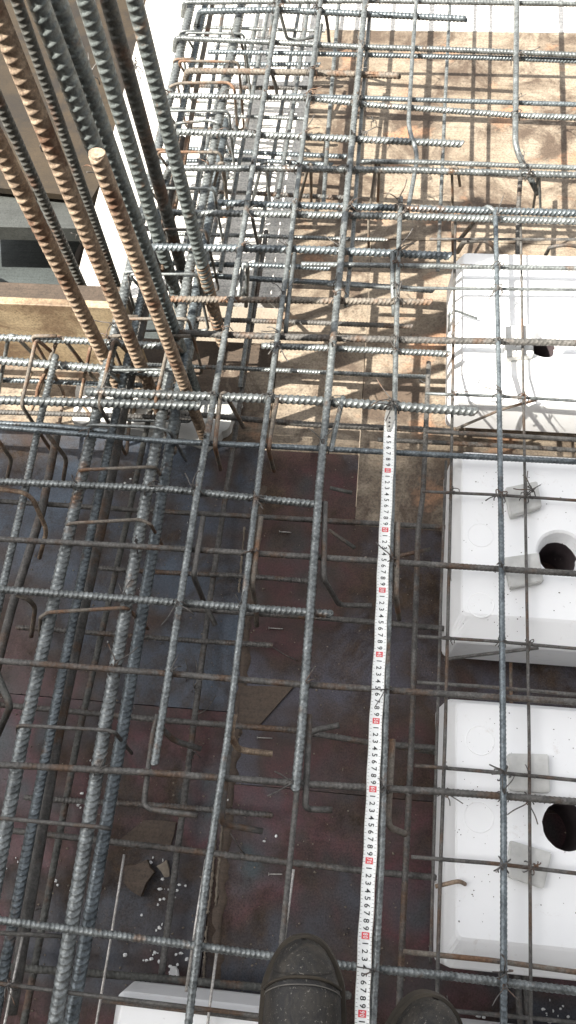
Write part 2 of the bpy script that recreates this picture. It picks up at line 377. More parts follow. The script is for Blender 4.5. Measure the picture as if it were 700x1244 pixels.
# ------------------------------------------------------------------ white void boxes
def void_box(label, x0, y0, sx, sy, hx, hy, cone, zb=.07, hr=.032, zt=.200, rings=(), rot=0.0):
    root = empty('void_box', (x0 + sx / 2, y0 + sy / 2, zb)); tag(root, label, 'void box', 'white void former boxes between the bars')
    ang = sorted([(k + .5) / 32 * 2 * math.pi for k in range(32)] + [math.atan2(sy * b, sx * a) % (2 * math.pi) + math.radians(q) for a in (-1, 1) for b in (-1, 1) for q in (-3.4, -1.7, -.6, .6, 1.7, 3.4)])
    n = len(ang)
    def sq(hw, hh, z, rad, dy=0.0):
        out = []
        for a in ang:
            c, s = math.cos(a), math.sin(a)
            # rounded square by superellipse clamp
            t = 1 / max(abs(c) / hw, abs(s) / hh); x, y = c * t, s * t
            lim = rad
            if abs(x) > hw - lim and abs(y) > hh - lim:
                cx, cy = math.copysign(hw - lim, x), math.copysign(hh - lim, y)
                d = math.hypot(x - cx, y - cy); x, y = cx + (x - cx) / d * lim, cy + (y - cy) / d * lim
            out.append((x, y + dy, z))
        return out
    H = zt - zb
    hw, hh = sx / 2, sy / 2
    lx, ly = hx - (x0 + sx / 2), hy - (y0 + sy / 2)
    R0 = .040 if cone else .0345
    loops = [sq(hw - .004, hh - .004, 0, .012), sq(hw, hh, .006, .012), sq(hw - .003, hh - .003, H - .036, .012), sq(hw - .005, hh - .005, H - .031, .013),
             sq(hw - .016, hh - .027, H - .003, .008, .014), sq(hw - .019, hh - .0305, H, .009, .0155)]
    loops.append([(lx + math.cos(a) * (R0 + .05), ly + math.sin(a) * (R0 + .05), H + .0003) for a in ang])
    if cone:
        loops += [[(lx + math.cos(a) * (R0 + .004), ly + math.sin(a) * (R0 + .004), H) for a in ang],
                  [(lx + math.cos(a) * R0, ly + math.sin(a) * R0, H - .004) for a in ang],
                  [(lx + math.cos(a) * (hr + .0012 * math.sin(7 * a) + .0009 * math.sin(13 * a)), ly + math.sin(a) * hr, H - .030) for a in ang]]
    else:
        loops += [[(lx + math.cos(a) * (R0 + .0004 * math.sin(9 * a) + .0003 * math.sin(17 * a)), ly + math.sin(a) * (R0 + .0003 * math.sin(11 * a)), H) for a in ang],
                  [(lx + math.cos(a) * R0, ly + math.sin(a) * R0, H - .004) for a in ang]]
    v = [p for l in loops for p in l]; f = []
    for i in range(len(loops) - 1):
        for k in range(n): f.append([i * n + k, i * n + (k + 1) % n, (i + 1) * n + (k + 1) % n, (i + 1) * n + k])
    link('shell', mesh_of('shell', v, f, False), M['white'], root)
    # inner sleeve of the hole
    r1 = hr + .0005 if cone else .0348; z1 = H - .030 if cone else H - .003
    v = []; f = []
    for z in (z1, 0.0):
        v += [(lx + math.cos(a) * r1, ly + math.sin(a) * r1, z) for a in ang]
    for k in range(n): f.append([k, (k + 1) % n, n + (k + 1) % n, n + k])
    link('sleeve', mesh_of('sleeve', v, f, True), M['hole'], root)
    for (rx, ry) in rings:
        q = P(rx, ry, zt); v = []; f = []
        for a in np.linspace(0, 2 * math.pi, 32, endpoint=False):
            for rr, hz in ((.0205, -.0004), (.0212, .0009), (.0222, .0009), (.0229, -.0004)): v.append((q.x - root.location.x + math.cos(a) * rr, q.y - root.location.y + math.sin(a) * rr, H + hz))
        for k in range(32):
            for m in range(3): f.append([k * 4 + m, k * 4 + m + 1, ((k + 1) % 32) * 4 + m + 1, ((k + 1) % 32) * 4 + m])
        link('embossed_ring', mesh_of('embossed_ring', v, f, True), M['white'], root)
    root.rotation_euler.z = rot
    return root
void_box('white box farthest from the boots, glaring in full sun, holed top', .176, .838, .375, .357, .352, .972, True, hr=.024, rings=((590, 350), (590, 470)))
void_box('middle white box in shade with a coned round hole and two grey pads', .174, .362, .375, .365, .360, .526, True, rings=((584, 650), (584, 735)))
void_box('white box in shade nearest the right boot with a plain dark hole', .166, -.118, .375, .392, .345, .088, False, rings=((584, 899), (582, 992)), rot=math.radians(.3))
q = P(140, 1203, .19)
void_box('white box at the bottom edge left of the boots, mostly cut off', q.x - .004, q.y - .372, .292, .372, q.x + .15, q.y - .19, False)
void_box('white box at the bottom right, a sliver below the crossing bars', .160, -.56, .372, .372, .345, -.37, False)
# grey pads on the boxes
def pad(label, quad, z=.2025, th=.016):
    o = slab_px('spacer_block', quad, z + th, th, 'concrete'); tag(o, label, 'spacer block', 'grey concrete spacer pads on the white boxes')
    bm = bmesh.new(); bm.from_mesh(o.data); bmesh.ops.bevel(bm, geom=bm.edges[:], offset=.0018, segments=2, affect='EDGES'); bm.to_mesh(o.data); bm.free()
pad('grey pad on the middle box, beyond its round hole, with a looped wire', [(614, 592), (653, 584), (659, 615), (621, 627)])
pad('grey pad on the middle box left of its hole, under the thick crossing bar', [(612, 677), (655, 671), (661, 706), (621, 714)])
pad('squarely laid grey pad on the near box, beyond its dark hole', [(618, 915), (667, 916), (669, 963), (620, 960)])
pad('tilted grey pad on the near box, on the boots side of its hole', [(621, 1021), (671, 1036), (661, 1080), (617, 1065)])
pad('pale grey pad on the sunlit box just left of its hole', [(612, 396), (646, 394), (649, 430), (615, 434)])
# ------------------------------------------------------------------ straight bars and bent bars
BARS = {}
def bar(key, name, label, cat, group, pts, z, dia, mat, rib=True, ext=(0, 0), bow=.0012, fil=.014, **kw):
    o = tube(name, zpts(pts, z), dia / 2, mat, rib, None, fil, ext, bow if len(pts) == 2 else 0.0, **kw)
    tag(o, label, cat, group); BARS[key] = (pts, z); return o
GX = 'ribbed cross bars of the top mat'; GY = 'lengthwise bars of the top mat'; GL = 'bars of the lower mat'
GM = 'thin mesh bars over the white boxes'; GU = 'hooked bar ends'; GS = 'stirrups of the beam cages'; GB = 'thick beam bars at left'
E4 = .45
X = [  # key, label, pts, z, dia, mat, ext
 ('X1', 'cross bar grazing the top edge, hooked down at its left end', [(222, 20), (224, 3), (452, 1), (700, 5)], [.20, .248, .248, .248], .0115, 'steel', (0, E4)),
 ('X2', 'cross bar with a hooked left end ending short near the top edge', [(238, 34), (243, 14), (335, 12), (504, 20), (566, 23)], [.19, .25, .25, .25, .25], .0135, 'steel_blue', (0, 0)),
 ('X3', 'long cross bar, upper of the touching pair near the top', [(212, 62), (214, 46), (319, 51), (434, 57), (540, 60), (700, 67)], [.20, .248, .248, .248, .248, .248], .0115, 'steel', (0, E4)),
 ('X3b', 'cross bar tucked under the touching pair near the top', [(253, 63), (420, 66), (624, 71), (700, 74)], .232, .011, 'steel_blue', (0, E4)),
 ('X4', 'short rust tinted cross bar with hooked left end, fourth from the top', [(224, 102), (228, 86), (370, 88), (485, 92)], [.19, .248, .248, .248], .0130, 'steel_rust', (0, 0)),
 ('X5', 'long cross bar running slightly downhill beneath the short rust tinted one', [(206, 116), (371, 119), (446, 127), (623, 140), (700, 143)], .248, .0120, 'steel', (0, E4)),
 ('X5b', 'cross bar starting mid frame just above the downhill sunlit bar', [(348, 116), (500, 121), (700, 127)], .244, .0105, 'steel_blue', (0, E4)),
 ('X6', 'stout short cross bar ending in mid air left of the right hand sheets', [(215, 160), (367, 166), (561, 175)], .249, .0140, 'steel', (0, 0)),
 ('X7', 'long cross bar with curved left hook level with the crank in the thin bar', [(196, 226), (206, 204), (358, 205), (506, 207), (700, 213)], [.17, .246, .246, .246, .246], .0130, 'steel', (0, E4)),
 ('X7b', 'pale cross bar lying right above the curved hook bar at the right', [(438, 196), (514, 197), (700, 204)], .249, .0105, 'steel', (0, E4)),
 ('X8a', 'dark upper bar of the coarse ribbed pair above the sunlit box', [(265, 246), (340, 249), (500, 253), (700, 259)], .250, .0135, 'steel_blue', (0, E4)),
 ('X8', 'bright lower bar of the coarse ribbed pair above the sunlit box', [(196, 258), (370, 261), (500, 263), (700, 269)], .246, .0135, 'steel', (0, E4)),
 ('X9', 'coarse ribbed cross bar ending at the corner of the sunlit box', [(185, 300), (370, 303), (546, 311)], .248, .0150, 'steel_blue', (0, 0)),
 ('X9b', 'pale cross bar passing over the far rim of the sunlit box', [(366, 321), (500, 323), (700, 326)], .248, .0105, 'steel', (0, E4)),
 ('X11', 'rust tinted cross bar behind the column bars, ending before the box', [(196, 363), (370, 365), (523, 367)], .248, .0120, 'steel_rust', (0, 0)),
 ('X12', 'brown cross bar over the middle of the sunlit box beside its hole', [(200, 404), (370, 410), (500, 413), (672, 416), (700, 417)], .248, .0130, 'steel_dull', (0, E4)),
 ('X12b', 'pale cross bar just below the brown one, ending at the box corner', [(318, 420), (400, 423), (545, 430)], .246, .0115, 'steel', (0, 0)),
 ('X13', 'stout pale cross bar running into the column foot and ending over the sunlit box', [(105, 476), (240, 481), (370, 486), (577, 500)], .252, .0160, 'steel', (0, 0)),
 ('XL1', 'sunlit ribbed bar along the tan side board at left', [(0, 410), (100, 414), (205, 421)], .235, .0135, 'steel', (E4, 0)),
 ('XL2', 'coarse ribbed bar just below the side board at left, lit with dark bands', [(0, 438), (100, 446), (205, 454)], .20, .0165, 'steel', (E4, 0)),
 ('XL3', 'sunlit ribbed bar at left in front of the rusty column feet', [(0, 486), (100, 489), (242, 493)], .245, .0165, 'steel', (E4, 0)),
 ('X14', 'dark cross bar at the edge of the shade passing the tape hook', [(0, 519), (200, 536), (370, 544), (540, 553), (700, 561)], .248, .0105, 'steel_blue', (E4, E4)),
 ('X14b', 'dark bar doubling the cross bar at the shade edge on the left', [(0, 514), (60, 517), (130, 524)], .240, .0105, 'steel_blue', (E4, 0)),
 ('X15', 'ribbed cross bar in shade ending against the middle thick bar', [(0, 585), (200, 594), (386, 613)], .248, .0125, 'steel', (E4, 0)),
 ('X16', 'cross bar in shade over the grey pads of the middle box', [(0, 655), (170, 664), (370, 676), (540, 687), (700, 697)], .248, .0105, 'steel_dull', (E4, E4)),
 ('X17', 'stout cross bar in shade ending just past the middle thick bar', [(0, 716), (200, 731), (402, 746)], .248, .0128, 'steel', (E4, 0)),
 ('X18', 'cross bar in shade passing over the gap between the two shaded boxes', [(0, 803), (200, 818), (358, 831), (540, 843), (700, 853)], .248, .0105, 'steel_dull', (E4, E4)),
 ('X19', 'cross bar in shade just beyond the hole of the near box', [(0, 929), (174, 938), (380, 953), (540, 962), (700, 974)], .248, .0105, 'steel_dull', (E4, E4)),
 ('X20', 'ribbed cross bar passing the toe of the left boot', [(0, 1118), (200, 1144), (340, 1163), (454, 1177), (540, 1185), (700, 1204)], .248, .0105, 'steel', (E4, E4)),
]
STRONG = ('X2', 'X3', 'X4', 'X5', 'X6', 'X7', 'X8', 'X8a', 'X9', 'X11', 'X13', 'X15', 'X17', 'X20', 'XL1', 'XL2', 'XL3', 'HA', 'HA2', 'HB', 'HB2', 'FL', 'X3b', 'X12b')
for k, lab, pts, z, d, mt, ext in X: bar(k, 'ribbed_bar', lab, 'reinforcing bar', GX, pts, z, d, mt, True, ext, hgt=.10 if k in STRONG else .05)
YB = [
 ('YG', 'longest thick lengthwise bar left of the tape, lit at top and dark below', [(444, 0), (417, 286), (388, 590), (366, 890), (359, 958)], .264, .0140, 'steel', (E4, 0)),
 ('YG3', 'thinner bar carrying on from the end of the thick bar to the left boot', [(370, 860), (357, 1000), (338, 1190)], .262, .0085, 'steel_dull', (0, .25)),
 ('YH', 'lengthwise bar second to the left of the tape, running to the bottom edge', [(390, 0), (353, 294), (319, 541), (276, 900), (250, 1070), (229, 1244)], .263, .0110, 'steel', (E4, E4)),
 ('YI', 'lengthwise bar third to the left of the tape, ending in shade above its hook', [(339, 0), (293, 297), (241, 590), (188, 927)], .263, .0125, 'steel', (E4, 0)),
 ('YT', 'lengthwise bar hugging the right side of the tape down to the boots', [(487, 240), (484, 307), (480, 470), (478, 560), (463, 1050), (453, 1244)], .258, .0100, 'steel', (0, E4)),
 ('YA', 'lengthwise bar over the white boxes, the thicker left one', [(602, 257), (606, 450), (609, 640), (612, 1000), (612, 1244)], .262, .0098, 'steel_blue', (0, E4)),
 ('YD2', 'dark lengthwise bar in the sun below the cranked end at top right', [(634, 190), (630, 250), (629, 306)], .18, .0105, 'steel_dull', (0, .1)),
 ('YE', 'thin lengthwise bar in the sun above the left corner of the box', [(547, 0), (541, 120), (533, 306)], .20, .0085, 'steel', (E4, .05)),
 ('YG2', 'thinner bar close along the right of the longest thick bar, in sun', [(449, 18), (440, 130), (428, 300), (420, 372)], .238, .0095, 'steel', (0, 0)),
 ('YX', 'short pale bar end leaning just left of the tape hook', [(417, 482), (409, 515), (402, 548)], .256, .0095, 'steel', (0, 0)),
 ('YH2', 'pale bar close along the right of the second bar from the tape, in sun', [(391, 30), (379, 95), (368, 170)], .240, .0090, 'steel', (0, 0)),
 ('YJ', 'low dark lengthwise bar in shade between the tape and the boxes', [(521, 440), (514, 600), (508, 645), (500, 900), (487, 1180), (484, 1244)], .13, .0100, 'steel_dull', (0, .3)),
]
for k, lab, pts, z, d, mt, ext in YB: bar(k, 'ribbed_bar', lab, 'reinforcing bar', GY, pts, z, d, mt, True, ext, hgt=.055)
bar('YF', 'cranked_bar', 'smooth cranked bar in the sun with a kink level with the curved hook bar', 'reinforcing bar', GY, [(506, 0), (501, 70), (496, 155), (508, 188), (494, 264)], [.262, .262, .262, .245, .235], .0095, 'steel', False, (E4, 0), fil=.03, sides=12)
bar('YD', 'cranked_bar', 'stout cranked bar at top right with its foot kicked to the right', 'reinforcing bar', GY, [(628, 0), (627, 90), (626, 180), (654, 236)], [.264, .264, .262, .18], .0125, 'steel', False, (E4, 0), fil=.03, sides=12)
bar('YAc', 'bent_bar', 'bar end leaning down left from the top of the thicker box bar', 'reinforcing bar', GU, [(602, 257), (592, 250), (558, 292)], [.258, .255, .12], .0095, 'steel', False, (0, 0), sides=10)
Bm = [
 ('HA', 'thick beam bar at left, outermost of the left pair', [(233, 3), (156, 334), (94, 604), (27, 900), (0, 1045)], .226, .0205, 'steel', (E4, E4)),
 ('HA2', 'slimmer blue beam bar on the right of the outermost pair', [(247, 17), (176, 340), (120, 600), (61, 890), (3, 1187)], .195, .0160, 'steel_blue', (E4, .1)),
 ('HB', 'thick beam bar nearer the tape, left of its pair', [(295, 0), (230, 330), (177, 607), (126, 890), (67, 1244)], .226, .0205, 'steel', (E4, E4)),
 ('HB2', 'dark thick beam bar on the right of the pair nearer the tape', [(243, 330), (215, 490), (177, 720), (149, 887), (86, 1244)], .175, .0200, 'steel_blue', (E4, E4)),
 ('FL', 'ribbed bar at far left descending from the side board stirrups', [(68, 432), (47, 518), (29, 604), (6, 701), (0, 728)], .226, .0135, 'steel', (0, .3)),
]
for k, lab, pts, z, d, mt, ext in Bm: bar(k, 'ribbed_bar', lab, 'reinforcing bar', GB, pts, z, d, mt, True, ext, pitch=.0098 if d > .018 else .0085, hgt=.085, tilt=1.0)
bar('HA3', 'smooth_bar', 'smooth brownish beam bar beside the outermost left pair', 'reinforcing bar', GB, [(177, 376), (151, 496), (131, 604), (71, 890), (29, 1138)], .16, .0185, 'steel_dull', False, (.5, .1), sides=12)
bar('HA3r', 'smooth_bar', 'rust orange smooth bar in the sun under the cage at top left', 'reinforcing bar', GB, [(256, 18), (240, 100), (222, 205), (205, 285)], .17, .0125, 'steel_rust', False, (.3, .1), sides=12)
L = [
 ('FL2', 'smooth grey lower bar at far left beside the ribbed one', [(72, 515), (51, 621), (14, 740), (0, 796)], .12, .0165, False, 'steel_dull', (0, .3)),
 ('HA4', 'dark lower bar along the floor between the two beam bar pairs', [(170, 560), (154, 636), (94, 900), (29, 1244)], .045, .0125, True, 'column_dark', (.2, .3)),
 ('LY', 'dark lower bar along the floor midway between the beam and the joint strip', [(290, 500), (270, 630), (253, 744), (236, 876), (196, 1187)], .05, .0115, True, 'steel_dull', (.5, 0)),
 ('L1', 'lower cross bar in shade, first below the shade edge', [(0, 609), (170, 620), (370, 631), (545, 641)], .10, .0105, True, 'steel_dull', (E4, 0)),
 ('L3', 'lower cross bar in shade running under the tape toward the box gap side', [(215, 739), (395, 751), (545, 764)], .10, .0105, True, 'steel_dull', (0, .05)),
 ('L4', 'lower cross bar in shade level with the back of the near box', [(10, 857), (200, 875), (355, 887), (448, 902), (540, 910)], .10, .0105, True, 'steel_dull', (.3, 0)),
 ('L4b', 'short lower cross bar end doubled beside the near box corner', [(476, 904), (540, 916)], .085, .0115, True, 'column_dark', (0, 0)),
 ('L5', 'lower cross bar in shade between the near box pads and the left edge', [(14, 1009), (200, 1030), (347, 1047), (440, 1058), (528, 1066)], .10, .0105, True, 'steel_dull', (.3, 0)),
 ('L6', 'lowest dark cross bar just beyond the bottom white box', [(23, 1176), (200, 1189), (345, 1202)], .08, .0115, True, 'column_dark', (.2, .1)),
 ('LC1', 'left lower bar showing white floor between it and the cage at top', [(285, 30), (262, 130), (240, 230), (226, 290)], .06, .0110, True, 'steel', (.3, .2)),
 ('LC2', 'middle lower bar under the cage at top', [(313, 20), (296, 110), (276, 210), (256, 300), (232, 430)], .06, .0125, True, 'steel', (.3, .2)),
 ('LC3', 'right lower bar under the cage at top', [(364, 10), (346, 110), (330, 200), (316, 290), (304, 380), (292, 470)], .06, .0110, True, 'steel', (.3, 0)),
 ('LG1', 'lower cross bar glimpsed in the gap between the sunlit and middle boxes', [(520, 537), (600, 541), (700, 547)], .09, .0095, True, 'steel_dull', (.1, E4)),
 ('LC4', 'low cross bar under the cage just above the curved hook bar', [(215, 196), (300, 194), (378, 199)], .10, .0115, True, 'steel_blue', (.05, .05)),
 ('LC5', 'low cross bar under the cage in line with the two coned stirrups feet', [(205, 331), (300, 338), (420, 345), (515, 352)], .10, .0125, True, 'steel_blue', (.05, .02)),
 ('LC6', 'low dark cross bar in the sun near the tape hook', [(230, 503), (380, 516), (520, 522), (545, 524)], .10, .0120, True, 'steel_dull', (.05, .0)),
]
for k, lab, pts, z, d, rib, mt, ext in L: bar(k, 'lower_bar', lab, 'reinforcing bar', GL, pts, z, d, mt, rib, ext, hgt=.05)
T = [
 ('T9', 'thin cross bar just beyond the far rim of the sunlit box', [(522, 291), (700, 291)], .233, .0055, 'steel_dull'),
 ('T10', 'thin cross bar on the far half of the sunlit box', [(398, 346), (500, 350), (700, 352)], .233, .0065, 'steel'),
 ('T1', 'thin cross bar on the near half of the sunlit box', [(517, 478), (600, 481), (700, 487)], .233, .0060, 'steel'),
 ('T2', 'thin dark cross bar over the gap in front of the sunlit box', [(517, 524), (600, 528), (700, 534)], .233, .0075, 'steel_dull'),
 ('T3', 'thin cross bar over the looped wire pad of the middle box', [(513, 597), (600, 601), (700, 608)], .233, .0053, 'steel_dull'),
 ('T4', 'thin cross bar near the front rim of the middle box', [(507, 773), (600, 779), (700, 788)], .233, .0056, 'steel_dull'),
 ('T5', 'thin cross bar just above the far rim of the near box', [(507, 829), (600, 835), (700, 844)], .225, .0060, 'steel_dull'),
 ('T6', 'thin cross bar over the squarely laid pad of the near box', [(504, 930), (600, 938), (700, 948)], .233, .0056, 'steel_dull'),
 ('T7', 'thin cross bar over the tilted pad of the near box', [(500, 1041), (600, 1049), (700, 1061)], .233, .0056, 'steel_dull'),
 ('T8', 'thin brownish cross bar along the front rim of the near box', [(490, 1156), (600, 1167), (700, 1181)], .225, .0070, 'steel_rust'),
]
for k, lab, pts, z, d, mt in T: bar(k, 'mesh_bar', lab, 'mesh bar', GM, pts, z, d, mt, False, (0, E4), .0008, sides=10)
T = [
 ('V1', 'thin lengthwise mesh bar over the grey pads', [(633, 293), (638, 600), (643, 900), (645, 1244)], .2275, .0051, 'steel_dull', (.05, .3)),
 ('V2', 'thin lengthwise mesh bar just inside the left edges of the boxes', [(553, 293), (548, 590), (541, 890), (535, 1060), (530, 1244)], .2275, .0055, 'steel_dull', (.05, .3)),
 ('V3', 'thin lengthwise mesh bar just outside the left edges of the boxes', [(542, 560), (536, 720), (531, 890), (523, 1170)], .19, .0050, 'steel_dull', (0, 0)),
 ('V4', 'bright thin wire bar at the bottom left corner', [(27, 1138), (6, 1244)], .20, .0042, 'bright_wire', (0, .2)),  # bright wire bars: pale colour stands in for light on their tops
 ('V5', 'bright thin wire bar left of the bottom white box', [(151, 1038), (117, 1244)], .10, .0042, 'bright_wire', (0, .2)),
 ('V6', 'bright thin wire bar beside the second bar from the tape near the bottom', [(250, 1044), (226, 1205)], .235, .0042, 'bright_wire', (0, .0)),
 ('V7', 'bright thin wire bar crossing the bottom white box', [(263, 1158), (253, 1244)], .215, .0042, 'bright_wire', (0, .2)),
 ('V8', 'bright thin wire bar beside the toe of the left boot', [(357, 1056), (343, 1160)], .235, .0042, 'bright_wire', (0, .0)),
 ('M1', 'thin pair of cross wires over the bottom white box, upper', [(0, 1195), (140, 1213), (250, 1226), (322, 1235)], .222, .0060, 'steel_dull', (.3, .1)),
 ('M2', 'thin pair of cross wires over the bottom white box, lower', [(125, 1216), (250, 1231), (322, 1240)], .214, .0050, 'steel_dull', (0, .1)),
 ('D1', 'thin rod slanting up from the front rim of the sunlit box', [(554, 521), (610, 497), (651, 486)], .19, .0055, 'steel_rust', (0, 0)),
 ('D2', 'thin rod slanting along the front rim of the middle box', [(540, 801), (571, 797), (654, 787)], .17, .0060, 'steel_dull', (0, 0)),
 ('G1', 'left of two lower bars seen in the dark gap below the near box', [(627, 1172), (632, 1244)], .08, .0100, 'steel_dull', (.1, .2)),
 ('G2', 'right of two lower bars seen in the dark gap below the near box', [(636, 1174), (642, 1244)], .08, .0100, 'steel_dull', (.1, .2)),
 ('G3', 'tan stub bar standing in the gap behind the near box', [(621, 806), (621, 850)], .06, .0060, 'steel_rust', (.03, .03)),
 ('M3', 'thin cross bar near the bottom right corner', [(548, 1228), (700, 1243)], .14, .0060, 'steel_dull', (.05, .3)),
]
for k, lab, pts, z, d, mt, ext in T: bar(k, 'mesh_bar', lab, 'mesh bar', GM, pts, z, d, mt, False, ext, .0006, sides=10)
U = [  # hooked ends
 ('hook with its upright beside the third bar left of the tape, mid shade', [(247, 628), (235, 700), (249, 734), (262, 760)], [.258, .258, .12, .11], .0095, 'steel_dull'),
 ('hook with its upright beside the second bar left of the tape, mid shade', [(317, 628), (306, 712), (311, 738), (312, 760)], [.258, .258, .13, .08], .0095, 'steel_rust'),
 ('hook right of the thick bar with a long foot toward the tape, mid shade', [(395, 610), (393, 703), (412, 735), (452, 736)], [.256, .256, .13, .13], .0095, 'steel_dull'),
 ('upright hook close on the right of the tape, mid shade', [(483, 635), (481, 724), (485, 752)], [.252, .252, .10], .0095, 'steel_rust'),
 ('short hook curling right from the end of the third bar left of the tape', [(200, 862), (195, 884), (212, 900), (244, 910)], [.25, .25, .20, .18], .0095, 'steel_dull'),
 ('square foot bar at the end below the third bar left of the tape', [(192, 868), (186, 890), (174, 982), (240, 991)], [.24, .24, .235, .235], .0085, 'steel_dull'),
 ('rust tipped hook turning right beside the joint strip, upper', [(285, 868), (280, 893), (290, 911), (331, 916)], [.25, .25, .19, .18], .0100, 'column_rust'),
 ('long hook turning right beside the joint strip, lower', [(279, 905), (268, 998), (276, 1002), (319, 1010)], [.245, .245, .225, .21], .0095, 'steel_dull'),
 ('hook right of the thick bar end turning toward the tape, near the boots', [(376, 868), (371, 980), (376, 983), (404, 984)], [.25, .25, .24, .24], .0095, 'steel_dull'),
 ('rust footed hook on the right of the tape in the lower half', [(477, 898), (471, 1004), (492, 1013)], [.24, .24, .20], .0095, 'steel_rust'),
 ('short bar stub pointing right beside the thick bar in the lower half', [(372, 893), (383, 887), (412, 881)], .20, .0095, 'steel_dull'),
 ('thin foot stub right of the thick bar below the tape hook, farther', [(401, 593), (428, 598)], .12, .0075, 'column_dark'),
 ('thin foot stub right of the thick bar below the tape hook, nearer', [(399, 645), (431, 666)], .12, .0075, 'column_dark'),
 ('thin foot stub on the right of the tape in shade', [(480, 677), (523, 667)], .12, .0075, 'column_dark'),
 ('rust orange hook curling down at the left edge', [(-10, 593), (28, 598), (40, 606), (57, 644), (48, 678)], [.235, .235, .22, .15, .08], .0085, 'column_rust'),
 ('brownish hook hanging under the stout cross bar at left', [(20, 722), (35, 728), (43, 738), (38, 773)], [.23, .22, .18, .08], .0085, 'steel_rust'),
 ('hook at the left edge in the shade just below the shade line', [(-6, 530), (14, 558), (9, 580)], [.23, .15, .08], .0085, 'steel_rust'),
 ('second hook from the left edge just below the shade line', [(58, 528), (81, 557), (77, 583)], [.23, .15, .08], .0085, 'steel_rust'),
 ('angled dark flat hook cut by the left edge lower down', [(-8, 808), (13, 857), (-6, 900)], [.24, .24, .10], .0115, 'column_dark'),
 ('rusty hooked rod lying on the near box at its left edge', [(529, 1077), (558, 1070), (565, 1074)], [.224, .224, .205], .0060, 'column_rust'),
 ('pale curved wire hook on the left part of the sunlit box', [(546, 402), (546, 382), (553, 377), (580, 387)], [.16, .22, .225, .212], .0050, 'steel'),
 ('upright pale bar doubling the tape bar above the tape hook', [(477, 307), (477, 345), (479, 384)], [.256, .256, .235], .0095, 'steel'),
 ('loop bar doubling the third bar left of the tape in the sun', [(300, 348), (289, 366), (296, 320), (301, 322), (299, 372)], [.10, .22, .262, .262, .10], .0090, 'steel'),
 ('bar doubling the second bar left of the tape near the column foot', [(358, 308), (352, 352), (347, 405)], [.258, .258, .24], .0090, 'steel'),
 ('loop bar doubling the second bar left of the tape at the shade edge', [(337, 484), (331, 515), (326, 546), (333, 572)], [.258, .258, .258, .10], .0085, 'steel_rust'),
 ('loop bar doubling the third bar left of the tape at the shade edge', [(296, 519), (273, 477), (268, 480), (261, 542), (268, 570)], [.10, .258, .258, .258, .10], .0085, 'steel_rust'),
 ('inner U shaped bar hanging at top between two lengthwise bars', [(340, 14), (349, 48), (366, 48), (385, 44)], [.25, .14, .14, .14], .0085, 'steel'),
 ('dark leg hanging beside the second lengthwise bar at top', [(396, 14), (400, 52)], [.25, .12], .0085, 'steel_dull'),
 ('dark leg slanting beside the third lengthwise bar at top', [(331, 92), (338, 118)], [.25, .14], .0085, 'steel_dull'),
 ('rusty curved loop end in front of the far rim of the sunlit box, left', [(556, 306), (564, 293), (590, 291), (601, 300), (603, 312)], [.08, .17, .19, .17, .08], .0110, 'steel_dull'),
 ('rusty curved loop end in front of the far rim of the sunlit box, right', [(662, 312), (668, 300), (690, 297), (720, 304)], [.08, .17, .18, .16], .0080, 'steel_dull'),
]
for lab, pts, z, d, mt in U: bar('u', 'bent_bar', lab, 'hooked bar', GU, pts, z, d, mt, False, (0, 0), fil=.016, sides=10)
